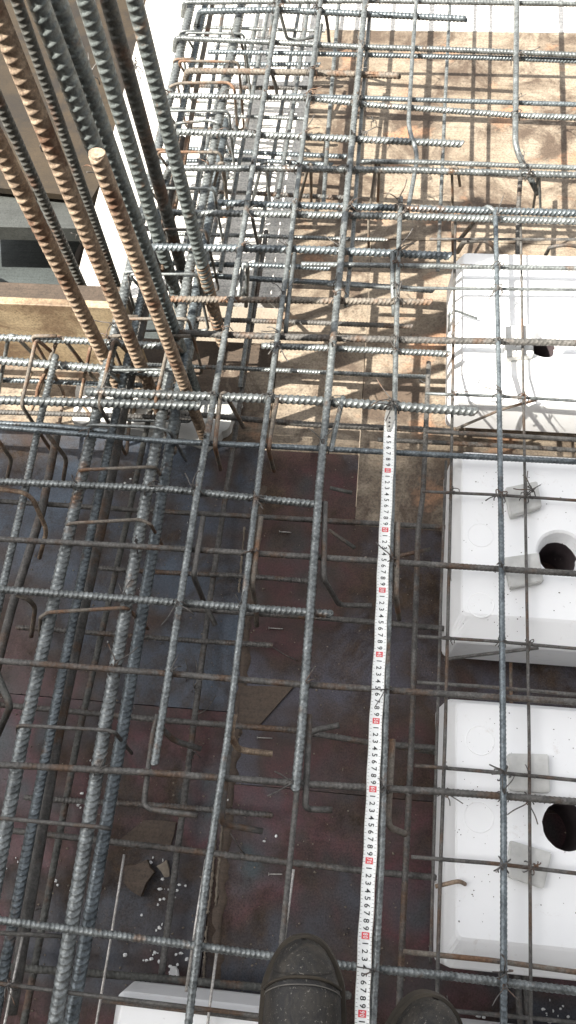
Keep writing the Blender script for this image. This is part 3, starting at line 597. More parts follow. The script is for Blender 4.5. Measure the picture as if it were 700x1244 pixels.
S = [  # stirrups: thin loops
 ('upper flat stirrup looping over the beam bars at top left', [(206, 125), (207, 105), (218, 101), (278, 100), (285, 108), (288, 152)], [.10, .243, .243, .243, .243, .07], .0068, 'steel_rust'),
 ('lower flat stirrup looping over the beam bars at top left', [(212, 172), (214, 150), (256, 146), (267, 150), (281, 188)], [.10, .243, .243, .243, .07], .0068, 'steel'),
 ('thin stirrup over the beam bars by the column foot', [(107, 530), (107, 516), (192, 519), (206, 524), (226, 560)], [.15, .243, .243, .243, .07], .0065, 'steel'),
 ('thin rusty stirrup over the beam bars just inside the shade', [(98, 586), (97, 571), (188, 567), (205, 592)], [.15, .243, .243, .07], .0062, 'steel_rust'),
 ('dark stirrup over the beam bars, level with the cross bar over the grey pads', [(78, 656), (82, 636), (171, 631), (183, 637), (198, 664)], [.15, .243, .243, .243, .07], .0062, 'steel_rust'),
 ('rusty stirrup over the beam bars, level with the stout cross bar in shade', [(49, 772), (49, 750), (58, 744), (154, 738), (180, 764)], [.12, .243, .243, .243, .07], .0065, 'steel_rust'),
 ('thin straight stirrup over the beam bars, level with the near box rim', [(24, 905), (21, 881), (130, 887), (140, 890), (160, 915)], [.12, .243, .243, .243, .07], .0062, 'steel_dull'),
 ('thin stirrup over the beam bars in the lower part of the frame', [(-10, 993), (123, 1005), (134, 1007)], [.243, .243, .235], .0062, 'steel_dull'),
 ('lowest stirrup leg above the bottom left corner', [(-10, 1132), (83, 1138)], .225, .0062, 'steel_dull'),
 ('leftmost tall stirrup in front of the tan side board', [(-2, 478), (11, 407), (20, 409), (58, 448)], [.06, .24, .24, .07], .0085, 'steel'),
 ('second tall tan stirrup in front of the tan side board', [(43, 487), (71, 409), (78, 412), (119, 466)], [.06, .24, .24, .07], .0080, 'steel_rust'),
 ('rusty narrow stirrup leg between the first two rusty column bars', [(112, 508), (97, 487), (110, 422)], [.07, .07, .23], .0072, 'column_rust'),
 ('rusty short leg low in front of the side board', [(38, 452), (30, 474)], [.15, .08], .0065, 'column_rust'),
 ('rusty stirrup leg beneath the second tall tan stirrup', [(62, 440), (46, 470), (44, 486), (34, 507)], [.18, .12, .12, .06], .0072, 'column_rust'),
 ('leftmost A shaped stirrup above the column foot', [(246, 282), (267, 198), (271, 198), (277, 252)], [.05, .243, .243, .06], .0075, 'steel_rust'),
 ('middle A shaped stirrup between the third and second bars left of the tape', [(305, 252), (318, 199), (323, 197), (328, 246)], [.05, .243, .243, .06], .0075, 'steel'),
 ('right A shaped stirrup beside the second bar left of the tape', [(362, 252), (375, 200), (378, 200), (378, 246)], [.05, .243, .243, .06], .0075, 'steel_rust'),
 ('slim stirrup hanging from the curved hook bar right of the thick bar', [(448, 308), (448, 263), (457, 198), (461, 198), (459, 245)], [.05, .14, .243, .243, .10], .0065, 'steel_rust'),
 ('slim tan stirrup hanging left of the stout cranked bar', [(550, 310), (550, 250), (549, 202), (556, 204), (559, 226)], [.06, .14, .255, .255, .20], .0060, 'steel_rust'),
 ('slim pale stirrup hanging below the kicked foot of the cranked bar', [(648, 252), (655, 206), (657, 264)], [.12, .25, .12], .0058, 'steel'),
 ('dark stirrup leg slanting beside the leftmost beam bars at top', [(290, 40), (298, 70), (301, 100)], [.24, .16, .06], .0070, 'steel_dull'),
 ('upright stirrup leg beside the third bar left of the tape at top', [(331, 20), (328, 45), (325, 72)], [.258, .24, .22], .0085, 'steel'),
 ('dark stirrup leg crossing below the coarse ribbed pair', [(306, 262), (316, 308)], [.22, .06], .0075, 'steel_dull'),
]
for lab, pts, z, d, mt in S: bar('s', 'stirrup', lab, 'stirrup', GS, pts, z, d, mt, False, (0, 0), fil=.014, sides=10)
# closed stirrups round the two beam bar pairs, seen through the cage
def xat(key, y):
    pts = BARS[key][0]
    for a, b in zip(pts, pts[1:]):
        if a[1] <= y <= b[1]: return a[0] + (b[0] - a[0]) * (y - a[1]) / (b[1] - a[1])
    return pts[-1][0]
def loop(label, pl, pr, zt=.2425, zl=.055, d=.0064, mat='steel_dull'):
    a, b = P(*pl, zt), P(*pr, zt); j = lambda s: random.uniform(-s, s)
    pts = [a + Vector((.05, .002, 0)), a + Vector((0, 0, 0)), Vector((a.x + j(.006), a.y + j(.006), zl)), Vector((b.x + j(.006), b.y + j(.006), zl)), b, a + Vector((.012, -.007, .001)), a + Vector((.03, -.01, -.035))]
    o = tube('stirrup', pts, d / 2, mat, False, None, .014, sides=8); tag(o, label, 'stirrup', GS)
for y, lab, mt in [(38, 'closed stirrup of the top cage between the two topmost hooked bars', 'steel'), (72, 'closed stirrup of the top cage just below the touching pair', 'steel_rust'), (132, 'closed stirrup of the top cage under the downhill sunlit bar', 'steel'),
                   (182, 'closed stirrup of the top cage under the stout short bar', 'steel_rust'), (226, 'closed stirrup of the top cage between curved hook bar and coarse pair', 'steel'), (276, 'closed stirrup of the cage just below the coarse ribbed pair', 'steel_dull'),
                   (330, 'closed stirrup of the cage behind the rusted foot of the blue upright bar', 'steel'), (384, 'closed stirrup of the cage below the rust tinted bar behind the columns', 'steel_rust'), (446, 'closed stirrup of the cage hidden among the rusty column feet', 'steel')]:
    loop(lab, (xat('HA', y) - 7, y), (xat('HB', y) + 9, y + 3), mat=mt)
for x, lab in [(34, 'closed stirrup of the left cross beam, leftmost, in the sun'), (128, 'closed stirrup of the left cross beam between first and second rusty uprights'), (196, 'closed stirrup of the left cross beam by the sawn rusty upright')]:
    loop(lab, (x + 4, 408), (x - 8, 492), .252, .05, .0075, 'steel_rust')
XC = [((235, 33), (395, 37), 'between the hooked bar at the top edge and the touching pair'), ((228, 76), (388, 79), 'between the touching pair and the rust tinted short bar'), ((222, 104), (384, 107), 'just below the rust tinted short bar'),
      ((216, 139), (372, 144), 'between the downhill bar and the stout short bar'), ((210, 181), (420, 190), 'between the stout short bar and the curved hook bar'), ((205, 231), (420, 240), 'just beyond the coarse ribbed pair'),
      ((196, 283), (470, 292), 'just before the coarse ribbed pair'), ((190, 318), (400, 326), 'below the coarse bar ending at the box corner'), ((186, 386), (500, 396), 'just beyond the brown bar over the sunlit box'),
      ((150, 442), (520, 458), 'between the brown bar and the stout pale bar'), ((-30, 461), (230, 469), 'between the coarse bar and the sunlit bar at left'), ((-30, 500), (240, 508), 'along the shade edge at left')]
for k, (a, b, lab) in enumerate(XC):
    bar('xc%d' % k, 'lower_bar', 'low cross bar ' + lab, 'reinforcing bar', GL, [a, b], .07 + .012 * (k % 4), (.0095, .0115, .0105)[k % 3], ('steel', 'steel_blue', 'steel_dull')[k % 3], True, (0, 0))
for k, (p0, p1, lab) in enumerate([((267, 40), (228, 300), 'left of the leftmost pair at top'), ((322, 30), (268, 330), 'between the beam pairs at top'), ((372, 30), (338, 240), 'left of the second lengthwise bar at top'), ((410, 30), (392, 250), 'just left of the longest thick bar at top')]):
    bar('yc%d' % k, 'lower_bar', 'low lengthwise bar in the sun ' + lab, 'reinforcing bar', GL, [p0, p1], .12, .0105, 'steel', True, (.2, 0))
bar('xs', 'lower_bar', 'lower cross bar in shade just below the end of the stout bar', 'reinforcing bar', GL, [(20, 762), (330, 784)], .06, .0095, 'steel_dull', True, (0, 0))
bar('xs2', 'lower_bar', 'lower cross bar in shade just below the cross bar over the grey pads', 'reinforcing bar', GL, [(120, 690), (380, 706)], .06, .0095, 'steel_dull', True, (0, 0))
bar('xs3', 'lower_bar', 'lower cross bar in shade between the long hook and the lower hook row', 'reinforcing bar', GL, [(30, 968), (330, 990)], .055, .0095, 'steel_dull', True, (0, 0))
# ------------------------------------------------------------------ column starter bars (upright)
def up_bar(label, pb, pt, z0, dia, mat, top=None, zbase=0.0, mat2=None, name='column_bar', end=False, bendx=0):
    """foot at pixel pb on height z0; leaning line through pixel pt; top height solved so that the bar stands nearly upright"""
    a = P(pb[0], pb[1], z0)
    # choose height so that horizontal drift is least
    best = None
    for h in np.linspace(z0 + .1, 1.36, 300):
        q = P(pt[0], pt[1], h); dd = (q.xy - a.xy).length / (h - z0)
        if best is None or dd < best[0]: best = (dd, h, q)
    q = best[2]
    d = (q - a)
    foot = a - d * ((a.z - zbase) / d.z)
    tip = q if end else q + d.normalized() * (top or .35)
    root = tube(name, [foot, tip], dia / 2, mat, True, None, .01, (0, 0), .0015, sides=14, pitch=.60 * dia, hgt=.10, tilt=.35)
    tag(root, label, 'column bar', 'upright column starter bars')
    return root, foot, tip
up_bar('leftmost rusty upright bar, its foot by the tan side board', (145, 470), (0, 178), .12, .0248, 'column_rust')
up_bar('second rusty upright bar from the left, lit along its ribs', (184, 475), (2, 30), .12, .0236, 'column_rust')
r_, f_, tip = up_bar('rusty upright bar with a sawn flat end in view', (242, 515), (118, 188), .10, .0212, 'column_rust', end=True)
cp = link('sawn_end', mesh_of('sawn_end', [(math.cos(k * .3927) * .0106, math.sin(k * .3927) * .0106, 0) for k in range(16)] + [(math.cos(k * .3927) * .0104, math.sin(k * .3927) * .0104, .003) for k in range(16)],
     [list(range(16, 32))] + [[k, (k + 1) % 16, 16 + (k + 1) % 16, 16 + k] for k in range(16)]), M['cut_end'], r_, None)
cp.location = Vector(tip) - Vector(r_.location) ; cp.rotation_euler = (math.radians(-8), math.radians(6), 0)
up_bar('blue grey upright bar lapped against the sawn rusty one', (222, 462), (50, 10), .12, .0245, 'column_steel')
up_bar('dull grey upright bar lit along its left edge, fourth cluster', (210, 345), (107, 10), .10, .0262, 'column_steel')
up_bar('dark upright bar close behind the fourth cluster bar', (222, 330), (134, 10), .08, .0245, 'column_dark')
r5, f5, t5 = up_bar('steel blue upright bar with rusted foot, nearest the cage', (262, 385), (166, 10), .10, .0225, 'column_steel')
rf = tube('rusted_foot', [Vector(f5).lerp(Vector(t5), .0) , Vector(f5).lerp(Vector(t5), .235)], .0126, 'column_rust', True, r5, sides=14, pitch=.0126, hgt=.10, tilt=.35)
rf['label'] = 'rust brown lower length of the bar'
up_bar('dark upright bar behind the leftmost rusty one', (118, 388), (0, 125), -.05, .0205, 'column_dark', zbase=-.4)
up_bar('shaded upright bar behind the second rusty one', (158, 392), (24, 10), -.02, .0180, 'column_dark', zbase=-.05)
up_bar('grey shaded upright bar behind the sawn rusty bar', (236, 470), (112, 120), .05, .0230, 'column_steel')
# concrete stub the column bars rise from
bmv = []
o = slab_px('column_stub', [(95, 470), (290, 486), (276, 522), (252, 540), (150, 520), (85, 512)], .03, .028, 'concrete', None, .003, 5); tag(o, 'pale rough concrete stub at the feet of the rusty column bars', 'concrete stub')
# ------------------------------------------------------------------ tie wires at the crossings
def tie_mesh(seed, tail=1.0):
    r = np.random.default_rng(seed); V = []; Fc = []
    def add(path, rad=.00095):
        v, f = sweep(np.array(path), rad, False, sides=5)
        o = sum(len(x) for x in V); V.append(v); Fc.extend([[i + o for i in q] for q in f])
    for s in (-1, 1):
        a = .785 * s + r.normal(0, .12); R = .0105
        pts = [(math.cos(t) * R * math.cos(a), math.cos(t) * R * math.sin(a), math.sin(t) * .0125 - .003 + r.normal(0, .0008)) for t in np.linspace(-.4, 3.7, 12)]
        add(pts)
    L = r.uniform(.016, .04) * tail; a0 = r.uniform(0, 6.28)
    for s in (-1, 1):
        a = a0 + s * r.uniform(.1, .55)
        c = r.uniform(-.012, .012)
        pts = [(0, 0, .009), (math.cos(a) * L * .3, math.sin(a) * L * .3, .016), (math.cos(a) * L * .7 + c, math.sin(a) * L * .7, .020 + r.uniform(-.006, .006)), (math.cos(a) * L + c * 1.5, math.sin(a) * L, .018 + r.uniform(-.010, .008))]
        add(fillet(pts, .01))
    ph = r.uniform(0, 3)
    add([(math.cos(t * 5 + ph) * .0022 + math.cos(a0) * t * .004, math.sin(t * 5 + ph) * .0022 + math.sin(a0) * t * .004, .006 + t * .004) for t in np.linspace(0, 2.2, 16)])
    return mesh_of('tie_wire', np.concatenate(V), Fc, True)
TIES = [tie_mesh(s, t) for s, t in ((1, 1), (2, 1.2), (3, .8), (4, 1.3), (5, .6), (6, 1.0), (7, .5))]
for m_ in TIES: m_.materials.append(M['wire'])
def cross_px(a, b):
    pa, pb = BARS[a][0], BARS[b][0]
    for p, q in zip(pa, pa[1:]):
        for r, s in zip(pb, pb[1:]):
            d = (q[0] - p[0]) * (s[1] - r[1]) - (q[1] - p[1]) * (s[0] - r[0])
            if abs(d) < 1e-6: continue
            t = ((r[0] - p[0]) * (s[1] - r[1]) - (r[1] - p[1]) * (s[0] - r[0])) / d
            u = ((r[0] - p[0]) * (q[1] - p[1]) - (r[1] - p[1]) * (q[0] - p[0])) / d
            if 0 <= t <= 1 and 0 <= u <= 1: return (p[0] + t * (q[0] - p[0]), p[1] + t * (q[1] - p[1]))
SY = dict(YG='longest thick bar', YH='second bar left of tape', YI='third bar left of tape', YA='thicker bar over boxes', YT='bar beside the tape', V1='thin bar over grey pads', V2='thin bar inside box edges', HA='leftmost thick beam bar', HB='beam bar nearer the tape', YD='stout cranked bar')
SX = dict(X1='bar grazing top edge', X2='hooked short bar by top edge', X3='upper touching pair bar', X3b='lower touching pair bar', X4='rust tinted short bar', X5='downhill sunlit bar', X5b='bar above the downhill one', X6='stout short cross bar', X7='curved hook bar', X7b='pale bar above hook bar', X8a='dark coarse pair bar', X8='bright coarse pair bar', X9='coarse bar at box corner', X9b='pale bar on box rim', X11='rust tinted bar behind columns', X12='brown bar over sunlit box', X12b='pale bar below brown one', X13='stout bar at tape hook', XL1='bar along side board', XL2='coarse bar below side board', XL3='bar before column feet', X14='dark bar at shade edge', X14b='doubled dark bar', X15='ribbed bar first in shade', X16='shaded bar over middle pads', X17='stout bar in shade', X18='shaded bar over box gap', X19='shaded bar beyond near hole', X20='cross bar by left toe', T1='thin bar by sunlit front', T3='thin bar over looped pad', T4='thin bar by middle front', T6='thin bar over square pad', T7='thin bar over tilted pad', T10='thin bar on sunlit box')
EX = ['at the foot of the dull grey upright bar', 'high on the blue upright bar nearest the cage', 'high on the dull grey upright bar', 'on the second rusty upright bar, upper', 'on the second rusty upright bar, middle', 'on the second rusty upright bar, lower', 'tangled just under the sawn bar end', 'low on the leftmost rusty upright bar', 'on the cross wires at the bottom left corner', 'with a round loop on the farther grey pad', 'with long upright tail below the near box', 'beside the right boot toe', 'lying low by the lower bar, nearer', 'lying low by the lower bar, farther', 'loose beside the thick bar near the stout short bar', 'right of the thick bar above the stout short bar', 'at the tape hook', 'by the left boot on the bottom box']
spots = []
for yk in ('YG', 'YH', 'YI', 'YA', 'YT', 'V1', 'V2', 'HA', 'HB', 'YD'):
    for xk in [x[0] for x in X] + ['T1', 'T3', 'T4', 'T6', 'T7', 'T10']:
        if yk[0] == 'V' and xk[0] == 'X' and xk not in ('X16', 'X12', 'X19', 'X18'): continue
        c = cross_px(yk, xk)
        if c is None: continue
        pr = .5 if yk in ('HA', 'HB') else .8
        if random.random() < pr: spots.append((c[0], c[1], .2365 if yk[0] == 'V' else (.24 if yk[0] == 'H' else .257), 'tie wire joining %s and %s' % (SY[yk], SX[xk])))
spots += [(204, 352, .35), (166, 88, .52), (112, 100, .5), (55, 180, .5), (102, 292, .35), (158, 345, .3), (128, 215, .60), (142, 395, .25), (14, 1196, .226), (645, 598, .24), (612, 1180, .255), (542, 1222, .24), (238, 915, .07), (238, 838, .09), (440, 165, .24), (454, 150, .22), (476, 495, .262), (322, 1231, .23)]
spots = [s if len(s) == 4 else s + ('tie wire ' + EX[i - len(spots)],) for i, s in enumerate(spots)]
for i, (px, py, z, lab) in enumerate(spots):
    o = bpy.data.objects.new('tie_wire', TIES[i % len(TIES)]); COL.objects.link(o)
    o.location = P(px, py, z); o.rotation_euler = (random.uniform(-.2, .2), random.uniform(-.2, .2), random.uniform(0, 6.28))
    s = random.uniform(.8, 1.25) * (.8 if z < .24 else 1); o.scale = (s, s, s * (1.0))
    tag(o, lab, 'tie wire', 'tie wires at the bar crossings')
# ------------------------------------------------------------------ measuring tape
TM = [(-.5, 474, 500), (0, 473.4, 504), (10, 471, 573), (20, 468, 645), (30, 464.5, 718), (40, 461, 796), (50, 457, 877), (60, 453, 960), (70, 448.5, 1047), (80, 444, 1138), (90, 440, 1233), (100, 435.6, 1330), (110, 431, 1430)]
tz = .2655
def tp(cm):
    c = np.array(TM); return P(np.interp(cm, c[:, 0], c[:, 1]), np.interp(cm, c[:, 0], c[:, 2]), tz)
tape = empty('measuring_tape', tuple(tp(0))); tag(tape, 'white steel measuring tape with black centimetre figures laid along the bars to the boots', 'measuring tape')
TL = Vector(tape.location)
def tframe(cm):
    a, b = tp(cm - .4), tp(cm + .4); t = (b - a).normalized(); s = Vector((-t.y, t.x, 0)); return tp(cm), t, s   # s points to the right (+X)
HWT = .0090
def strip(name, offs, mat, dz, c0=1.0, c1=109, step=.5):
    v = []; f = []; n = len(offs); k = 0
    for cm in np.arange(c0, c1, step):
        c, t, s = tframe(cm)
        wob = .0005 * math.sin(cm * .21) + .0004 * math.sin(cm * .83 + 1) 
        for (u, h) in offs: q = c + s * (u + wob) + Vector((0, 0, h + dz + .0012 * math.sin(cm * .11))) - TL; v.append(tuple(q))
        if k: f += [[(k - 1) * n + i, (k - 1) * n + i + 1, k * n + i + 1, k * n + i] for i in range(n - 1)]
        k += 1
    return link(name, mesh_of(name, v, f, True), M[mat], tape)
def arc(u): return .0014 * (u / HWT) ** 2
strip('blade', [(u, arc(u)) for u in np.linspace(-HWT, HWT, 9)], 'tape', 0)
strip('blade_edge', [(u, arc(u)) for u in (-HWT - .0007, -HWT - .0001)], 'tape_edge', 0)
strip('blade_edge', [(u, arc(u)) for u in (HWT + .0001, HWT + .0007)], 'tape_edge', 0)
def tz_off(cm): return .0012 * math.sin(cm * .11)
GL_ = {}
def glyph(ch):
    if ch not in GL_:
        cu = bpy.data.curves.new('g', 'FONT'); cu.body = ch; cu.align_x = 'CENTER'; cu.size = 1.0; cu.offset = .012; cu.resolution_u = 3
        o = bpy.data.objects.new('g', cu); COL.objects.link(o); dg = bpy.context.evaluated_depsgraph_get()
        me = bpy.data.meshes.new_from_object(o.evaluated_get(dg)); v = np.array([p.co[:] for p in me.vertices]); fs = [list(p.vertices) for p in me.polygons]
        v[:, 1] -= (v[:, 1].max() + v[:, 1].min()) / 2; v[:, 0] -= (v[:, 0].max() + v[:, 0].min()) / 2
        bpy.data.objects.remove(o); bpy.data.curves.remove(cu); bpy.data.meshes.remove(me); GL_[ch] = (v, fs)
    return GL_[ch]
def lay(ch, cm, su, size, dz, wx=1.0, along=0.0):
    v, fs = glyph(ch); c, t, s = tframe(cm)
    out = []
    for x, y, _ in v:
        u = su + y * size                       # glyph up -> tape right
        out.append(tuple(c + t * (x * size * wx + along) + s * u + Vector((0, 0, arc(u) + tz_off(cm) + dz)) - TL))
    return out, fs
DV, DF = [], []
for cm in range(3, 109):
    d = cm % 10
    if d == 0: continue
    v, f = lay(str(d), cm - .15, .0002, .0110, .0005, 1.0); o = len(DV); DV += v; DF += [[i + o for i in q] for q in f]
link('figures', mesh_of('figures', DV, DF), M['ink'], tape)
RV, RF = [], []
for cm in range(10, 109, 10):
    c, t, s = tframe(cm - .15); v = []; f = []
    us = np.linspace(-.0052, .0052, 7)
    for k, al in enumerate((-.0042, .0042)):
        for u in us: v.append(tuple(c + t * al + s * u + Vector((0, 0, arc(u) + tz_off(cm) + .0004)) - TL))
    for i in range(6): f.append([i, i + 1, 7 + i + 1, 7 + i])
    sq = link('red_square', mesh_of('red_square', v, f), M['red_ink'], tape)
    V2, F2 = [], []
    for k, ch in enumerate(str(cm)):
        n = len(str(cm)); v, f = lay(ch, cm - .15, 0, .0090, .0008, .62, (k - (n - 1) / 2) * .0036); o = len(V2); V2 += v; F2 += [[i + o for i in q] for q in f]
    link('number', mesh_of('number', V2, F2), M['white_ink'], sq)
KV, KF = [], []
for mm in range(10, 1085, 5):
    cm = mm / 10; c, t, s = tframe(cm); ln = .0030 if mm % 10 == 0 else .0018
    for sg in (-1, 1):
        o = len(KV)
        for (al, u) in ((-.00022, HWT), (.00022, HWT), (.00022, HWT - ln), (-.00022, HWT - ln)):
            KV.append(tuple(c + t * al + s * (u * sg) + Vector((0, 0, arc(u) + tz_off(cm) + .00045)) - TL))
        KF.append([o, o + 1, o + 2, o + 3])
o = link('tick_marks', mesh_of('tick_marks', KV, KF), M['ink'], tape); o['kind'] = 'stuff'
# metal hook
hk = []; c, t, s = tframe(0.3)
def hookpt(cm, u, h): c, t, s = tframe(cm); return tuple(c + s * u + Vector((0, 0, h)) - TL)
v = [hookpt(-.6, -.0075, .003), hookpt(-.6, .0075, .003), hookpt(.9, .009, .003), hookpt(1.5, .006, .0028), hookpt(2.5, .0045, .0026), hookpt(2.8, 0, .0026), hookpt(2.5, -.0045, .0026), hookpt(1.5, -.006, .0028), hookpt(.9, -.009, .003)]
n = len(v); v += [(a, b, z + .0012) for a, b, z in v]
f = [list(range(n)), list(range(n, 2 * n))] + [[i, (i + 1) % n, n + (i + 1) % n, n + i] for i in range(n)]
v += [hookpt(-.6, -.0075, -.012), hookpt(-.6, .0075, -.012), hookpt(-.7, .0075, -.012), hookpt(-.7, -.0075, -.012), hookpt(-.7, -.0075, .0043), hookpt(-.7, .0075, .0043)]
b0 = 2 * n; f += [[b0, b0 + 1, 1, 0], [b0 + 2, b0 + 3, b0 + 4, b0 + 5], [b0, b0 + 3, b0 + 2, b0 + 1]]
hook = link('end_hook', mesh_of('end_hook', v, f), M['nickel'], tape)
for cm in (.75, 1.5, 2.2):
    vv = []; c, t, s = tframe(cm)
    for r_, h in ((.0019, .0040), (.0016, .0048), (.0006, .0051)):
        vv += [tuple(c + t * math.cos(k * .628) * r_ + s * math.sin(k * .628) * r_ + Vector((0, 0, h)) - TL) for k in range(10)]
    ff = [[i * 10 + k, i * 10 + (k + 1) % 10, i * 10 + 10 + (k + 1) % 10, i * 10 + 10 + k] for i in range(2) for k in range(10)] + [list(range(20, 30))]
    link('rivet', mesh_of('rivet', vv, ff, True), M['ink'], hook)
# ------------------------------------------------------------------ litter on the floor
def crumbs(name, pts, z, smin, smax, mat, label):
    V, Fc = [], []
    for (px, py) in pts:
        c = P(px, py, z); s = rng.uniform(smin, smax); o = len(V); el = rng.uniform(.5, 1.6)
        ring = [(math.cos(a) * s * rng.uniform(.6, 1.2) * el, math.sin(a) * s * rng.uniform(.6, 1.2)) for a in np.arange(6) * 1.047]
        V += [(c.x + x, c.y + y, z) for x, y in ring] + [(c.x + x * .7, c.y + y * .7, z + s * .8 * rng.uniform(.6, 1.2)) for x, y in ring] + [(c.x, c.y, z + s * 1.1)]
        for k in range(6):
            k2 = (k + 1) % 6; Fc += [[o + k, o + k2, o + 6 + k2, o + 6 + k], [o + 6 + k, o + 6 + k2, o + 12]]
    ob = link(name, mesh_of(name, V, Fc, True), M[mat]); tag(ob, label, 'litter', None, 'stuff'); return ob
cl = [(172, 1000), (182, 998), (186, 1042), (198, 1045), (206, 1081), (197, 1068), (195, 1080), (215, 1082), (218, 1075), (213, 1090), (194, 1128), (197, 1123), (192, 1099), (172, 1112), (178, 1167), (186, 1160), (192, 1158), (214, 1160), (220, 1158), (227, 1165), (184, 1165), (152, 1160), (112, 968), (100, 964), (95, 978), (98, 981), (77, 978), (89, 1160), (85, 1082), (277, 972), (321, 1022), (170, 718), (168, 715), (228, 635), (110, 924), (214, 622), (47, 1058), (135, 995), (200, 1080), (199, 1092), (218, 1158), (190, 1130), (206, 1175), (211, 1180), (22, 1047), (8, 1055), (70, 1075), (668, 1215), (664, 1231), (672, 1228), (678, 1234), (660, 1226), (684, 1222), (690, 1235), (588, 1236), (546, 1041), (159, 582), (131, 780)]
cl += [(c[0] + rng.normal(0, 7), c[1] + rng.normal(0, 7)) for c in cl[::2]]
crumbs('foam_crumbs', cl, .001, .0010, .0034, 'foam', 'scattered white foam crumbs on the dark formwork floor')
dl = [(rng.uniform(0, 540), rng.uniform(560, 1230)) for _ in range(700)]
crumbs('grit', dl, .001, .0006, .0020, 'cement', 'fine tan grit scattered over the dark formwork floor')
bl = [(rng.uniform(560, 700), rng.uniform(565, 775)) for _ in range(70)] + [(rng.uniform(555, 700), rng.uniform(865, 1120)) for _ in range(80)] + [(556, 1011), (558, 1008), (560, 1014), (553, 1009), (628, 732), (627, 728)]
crumbs('box_dirt', bl, .2005, .0004, .0011, 'scrap', 'specks of brown dirt on the tops of the white boxes')
o = slab_px('foam_lump', [(205, 1180), (208, 1175), (215, 1176), (216, 1185), (206, 1186)], .014, .013, 'foam', None, .0015, 2); tag(o, 'largest white foam lump on the floor near the bottom box', 'foam lump')
o = slab_px('plywood_scrap', [(293, 833), (357, 834), (316, 880), (290, 882)], .006, .005, 'scrap'); tag(o, 'tan triangular plywood offcut on the floor by the joint strip', 'offcut')
o = slab_px('plywood_scrap', [(141, 1024), (176, 996), (214, 1000), (206, 1030), (172, 1028)], .006, .005, 'scrap', None, .001, 2); tag(o, 'brown wedge shaped offcut lying under the lower cross bar at left', 'offcut')
o = slab_px('wood_chip', [(152, 1053), (178, 1046), (186, 1060), (171, 1088), (149, 1076)], .020, .019, 'scrap', None, .0015, 2); tag(o, 'thick dark wood chip on the floor amid white foam crumbs', 'wood chip')
o = slab_px('wood_chip', [(190, 1052), (203, 1046), (206, 1064), (199, 1066)], .010, .009, 'cement', None, .001, 2); tag(o, 'small pale wood chip beside the thick dark one', 'wood chip')
for lab, a, b in [('loose bright nail on the dark floor between the thick bar and second bar, upper', (340, 646), (354, 647)), ('loose bright nail on the dark floor above the triangular offcut', (327, 763), (344, 764)),
                  ('loose nail on the floor below the triangular offcut', (313, 896), (331, 897)), ('bent bright nail on the floor near the left boot', (327, 1062), (343, 1062)), ('nail on the lit plywood near the brown cross bar', (510, 462), (518, 466))]:
    pa, pb = P(*a, .003), P(*b, .003)
    o = tube('nail', [pa, pb], .0012, 'bright_wire', False, sides=7); tag(o, lab, 'nail')
    link('nail_head', mesh_of('nail_head', *sweep([tuple(pa - (pb - pa).normalized() * .001), tuple(pa)], .0026, False, sides=8), False, np.array(o.location)), M['bright_wire'], o)
WL = ['right of the lower bar, below the shade bars, left of two', 'right of the lower bar, right of two', 'crossing the lower bar, forked', 'slanting above the triangular offcut', 'beside the joint strip near the long hook', 'among the beam bars at bottom left']
for k, (a, b, c) in enumerate([((225, 800), (229, 815), (226, 828)), ((238, 802), (240, 815), (238, 826)), ((262, 845), (252, 862), (240, 868)), ((322, 780), (345, 795), (362, 803)), ((280, 1012), (289, 1027), (296, 1037)), ((35, 1110), (46, 1104), (58, 1101))]):
    o = tube('wire_offcut', [P(*a, .02), P(*b, .012), P(*c, .004)], .0011, 'wire', False, sides=6); tag(o, 'short wire offcut lying ' + WL[k], 'wire offcut', 'loose wire offcuts on the floor')
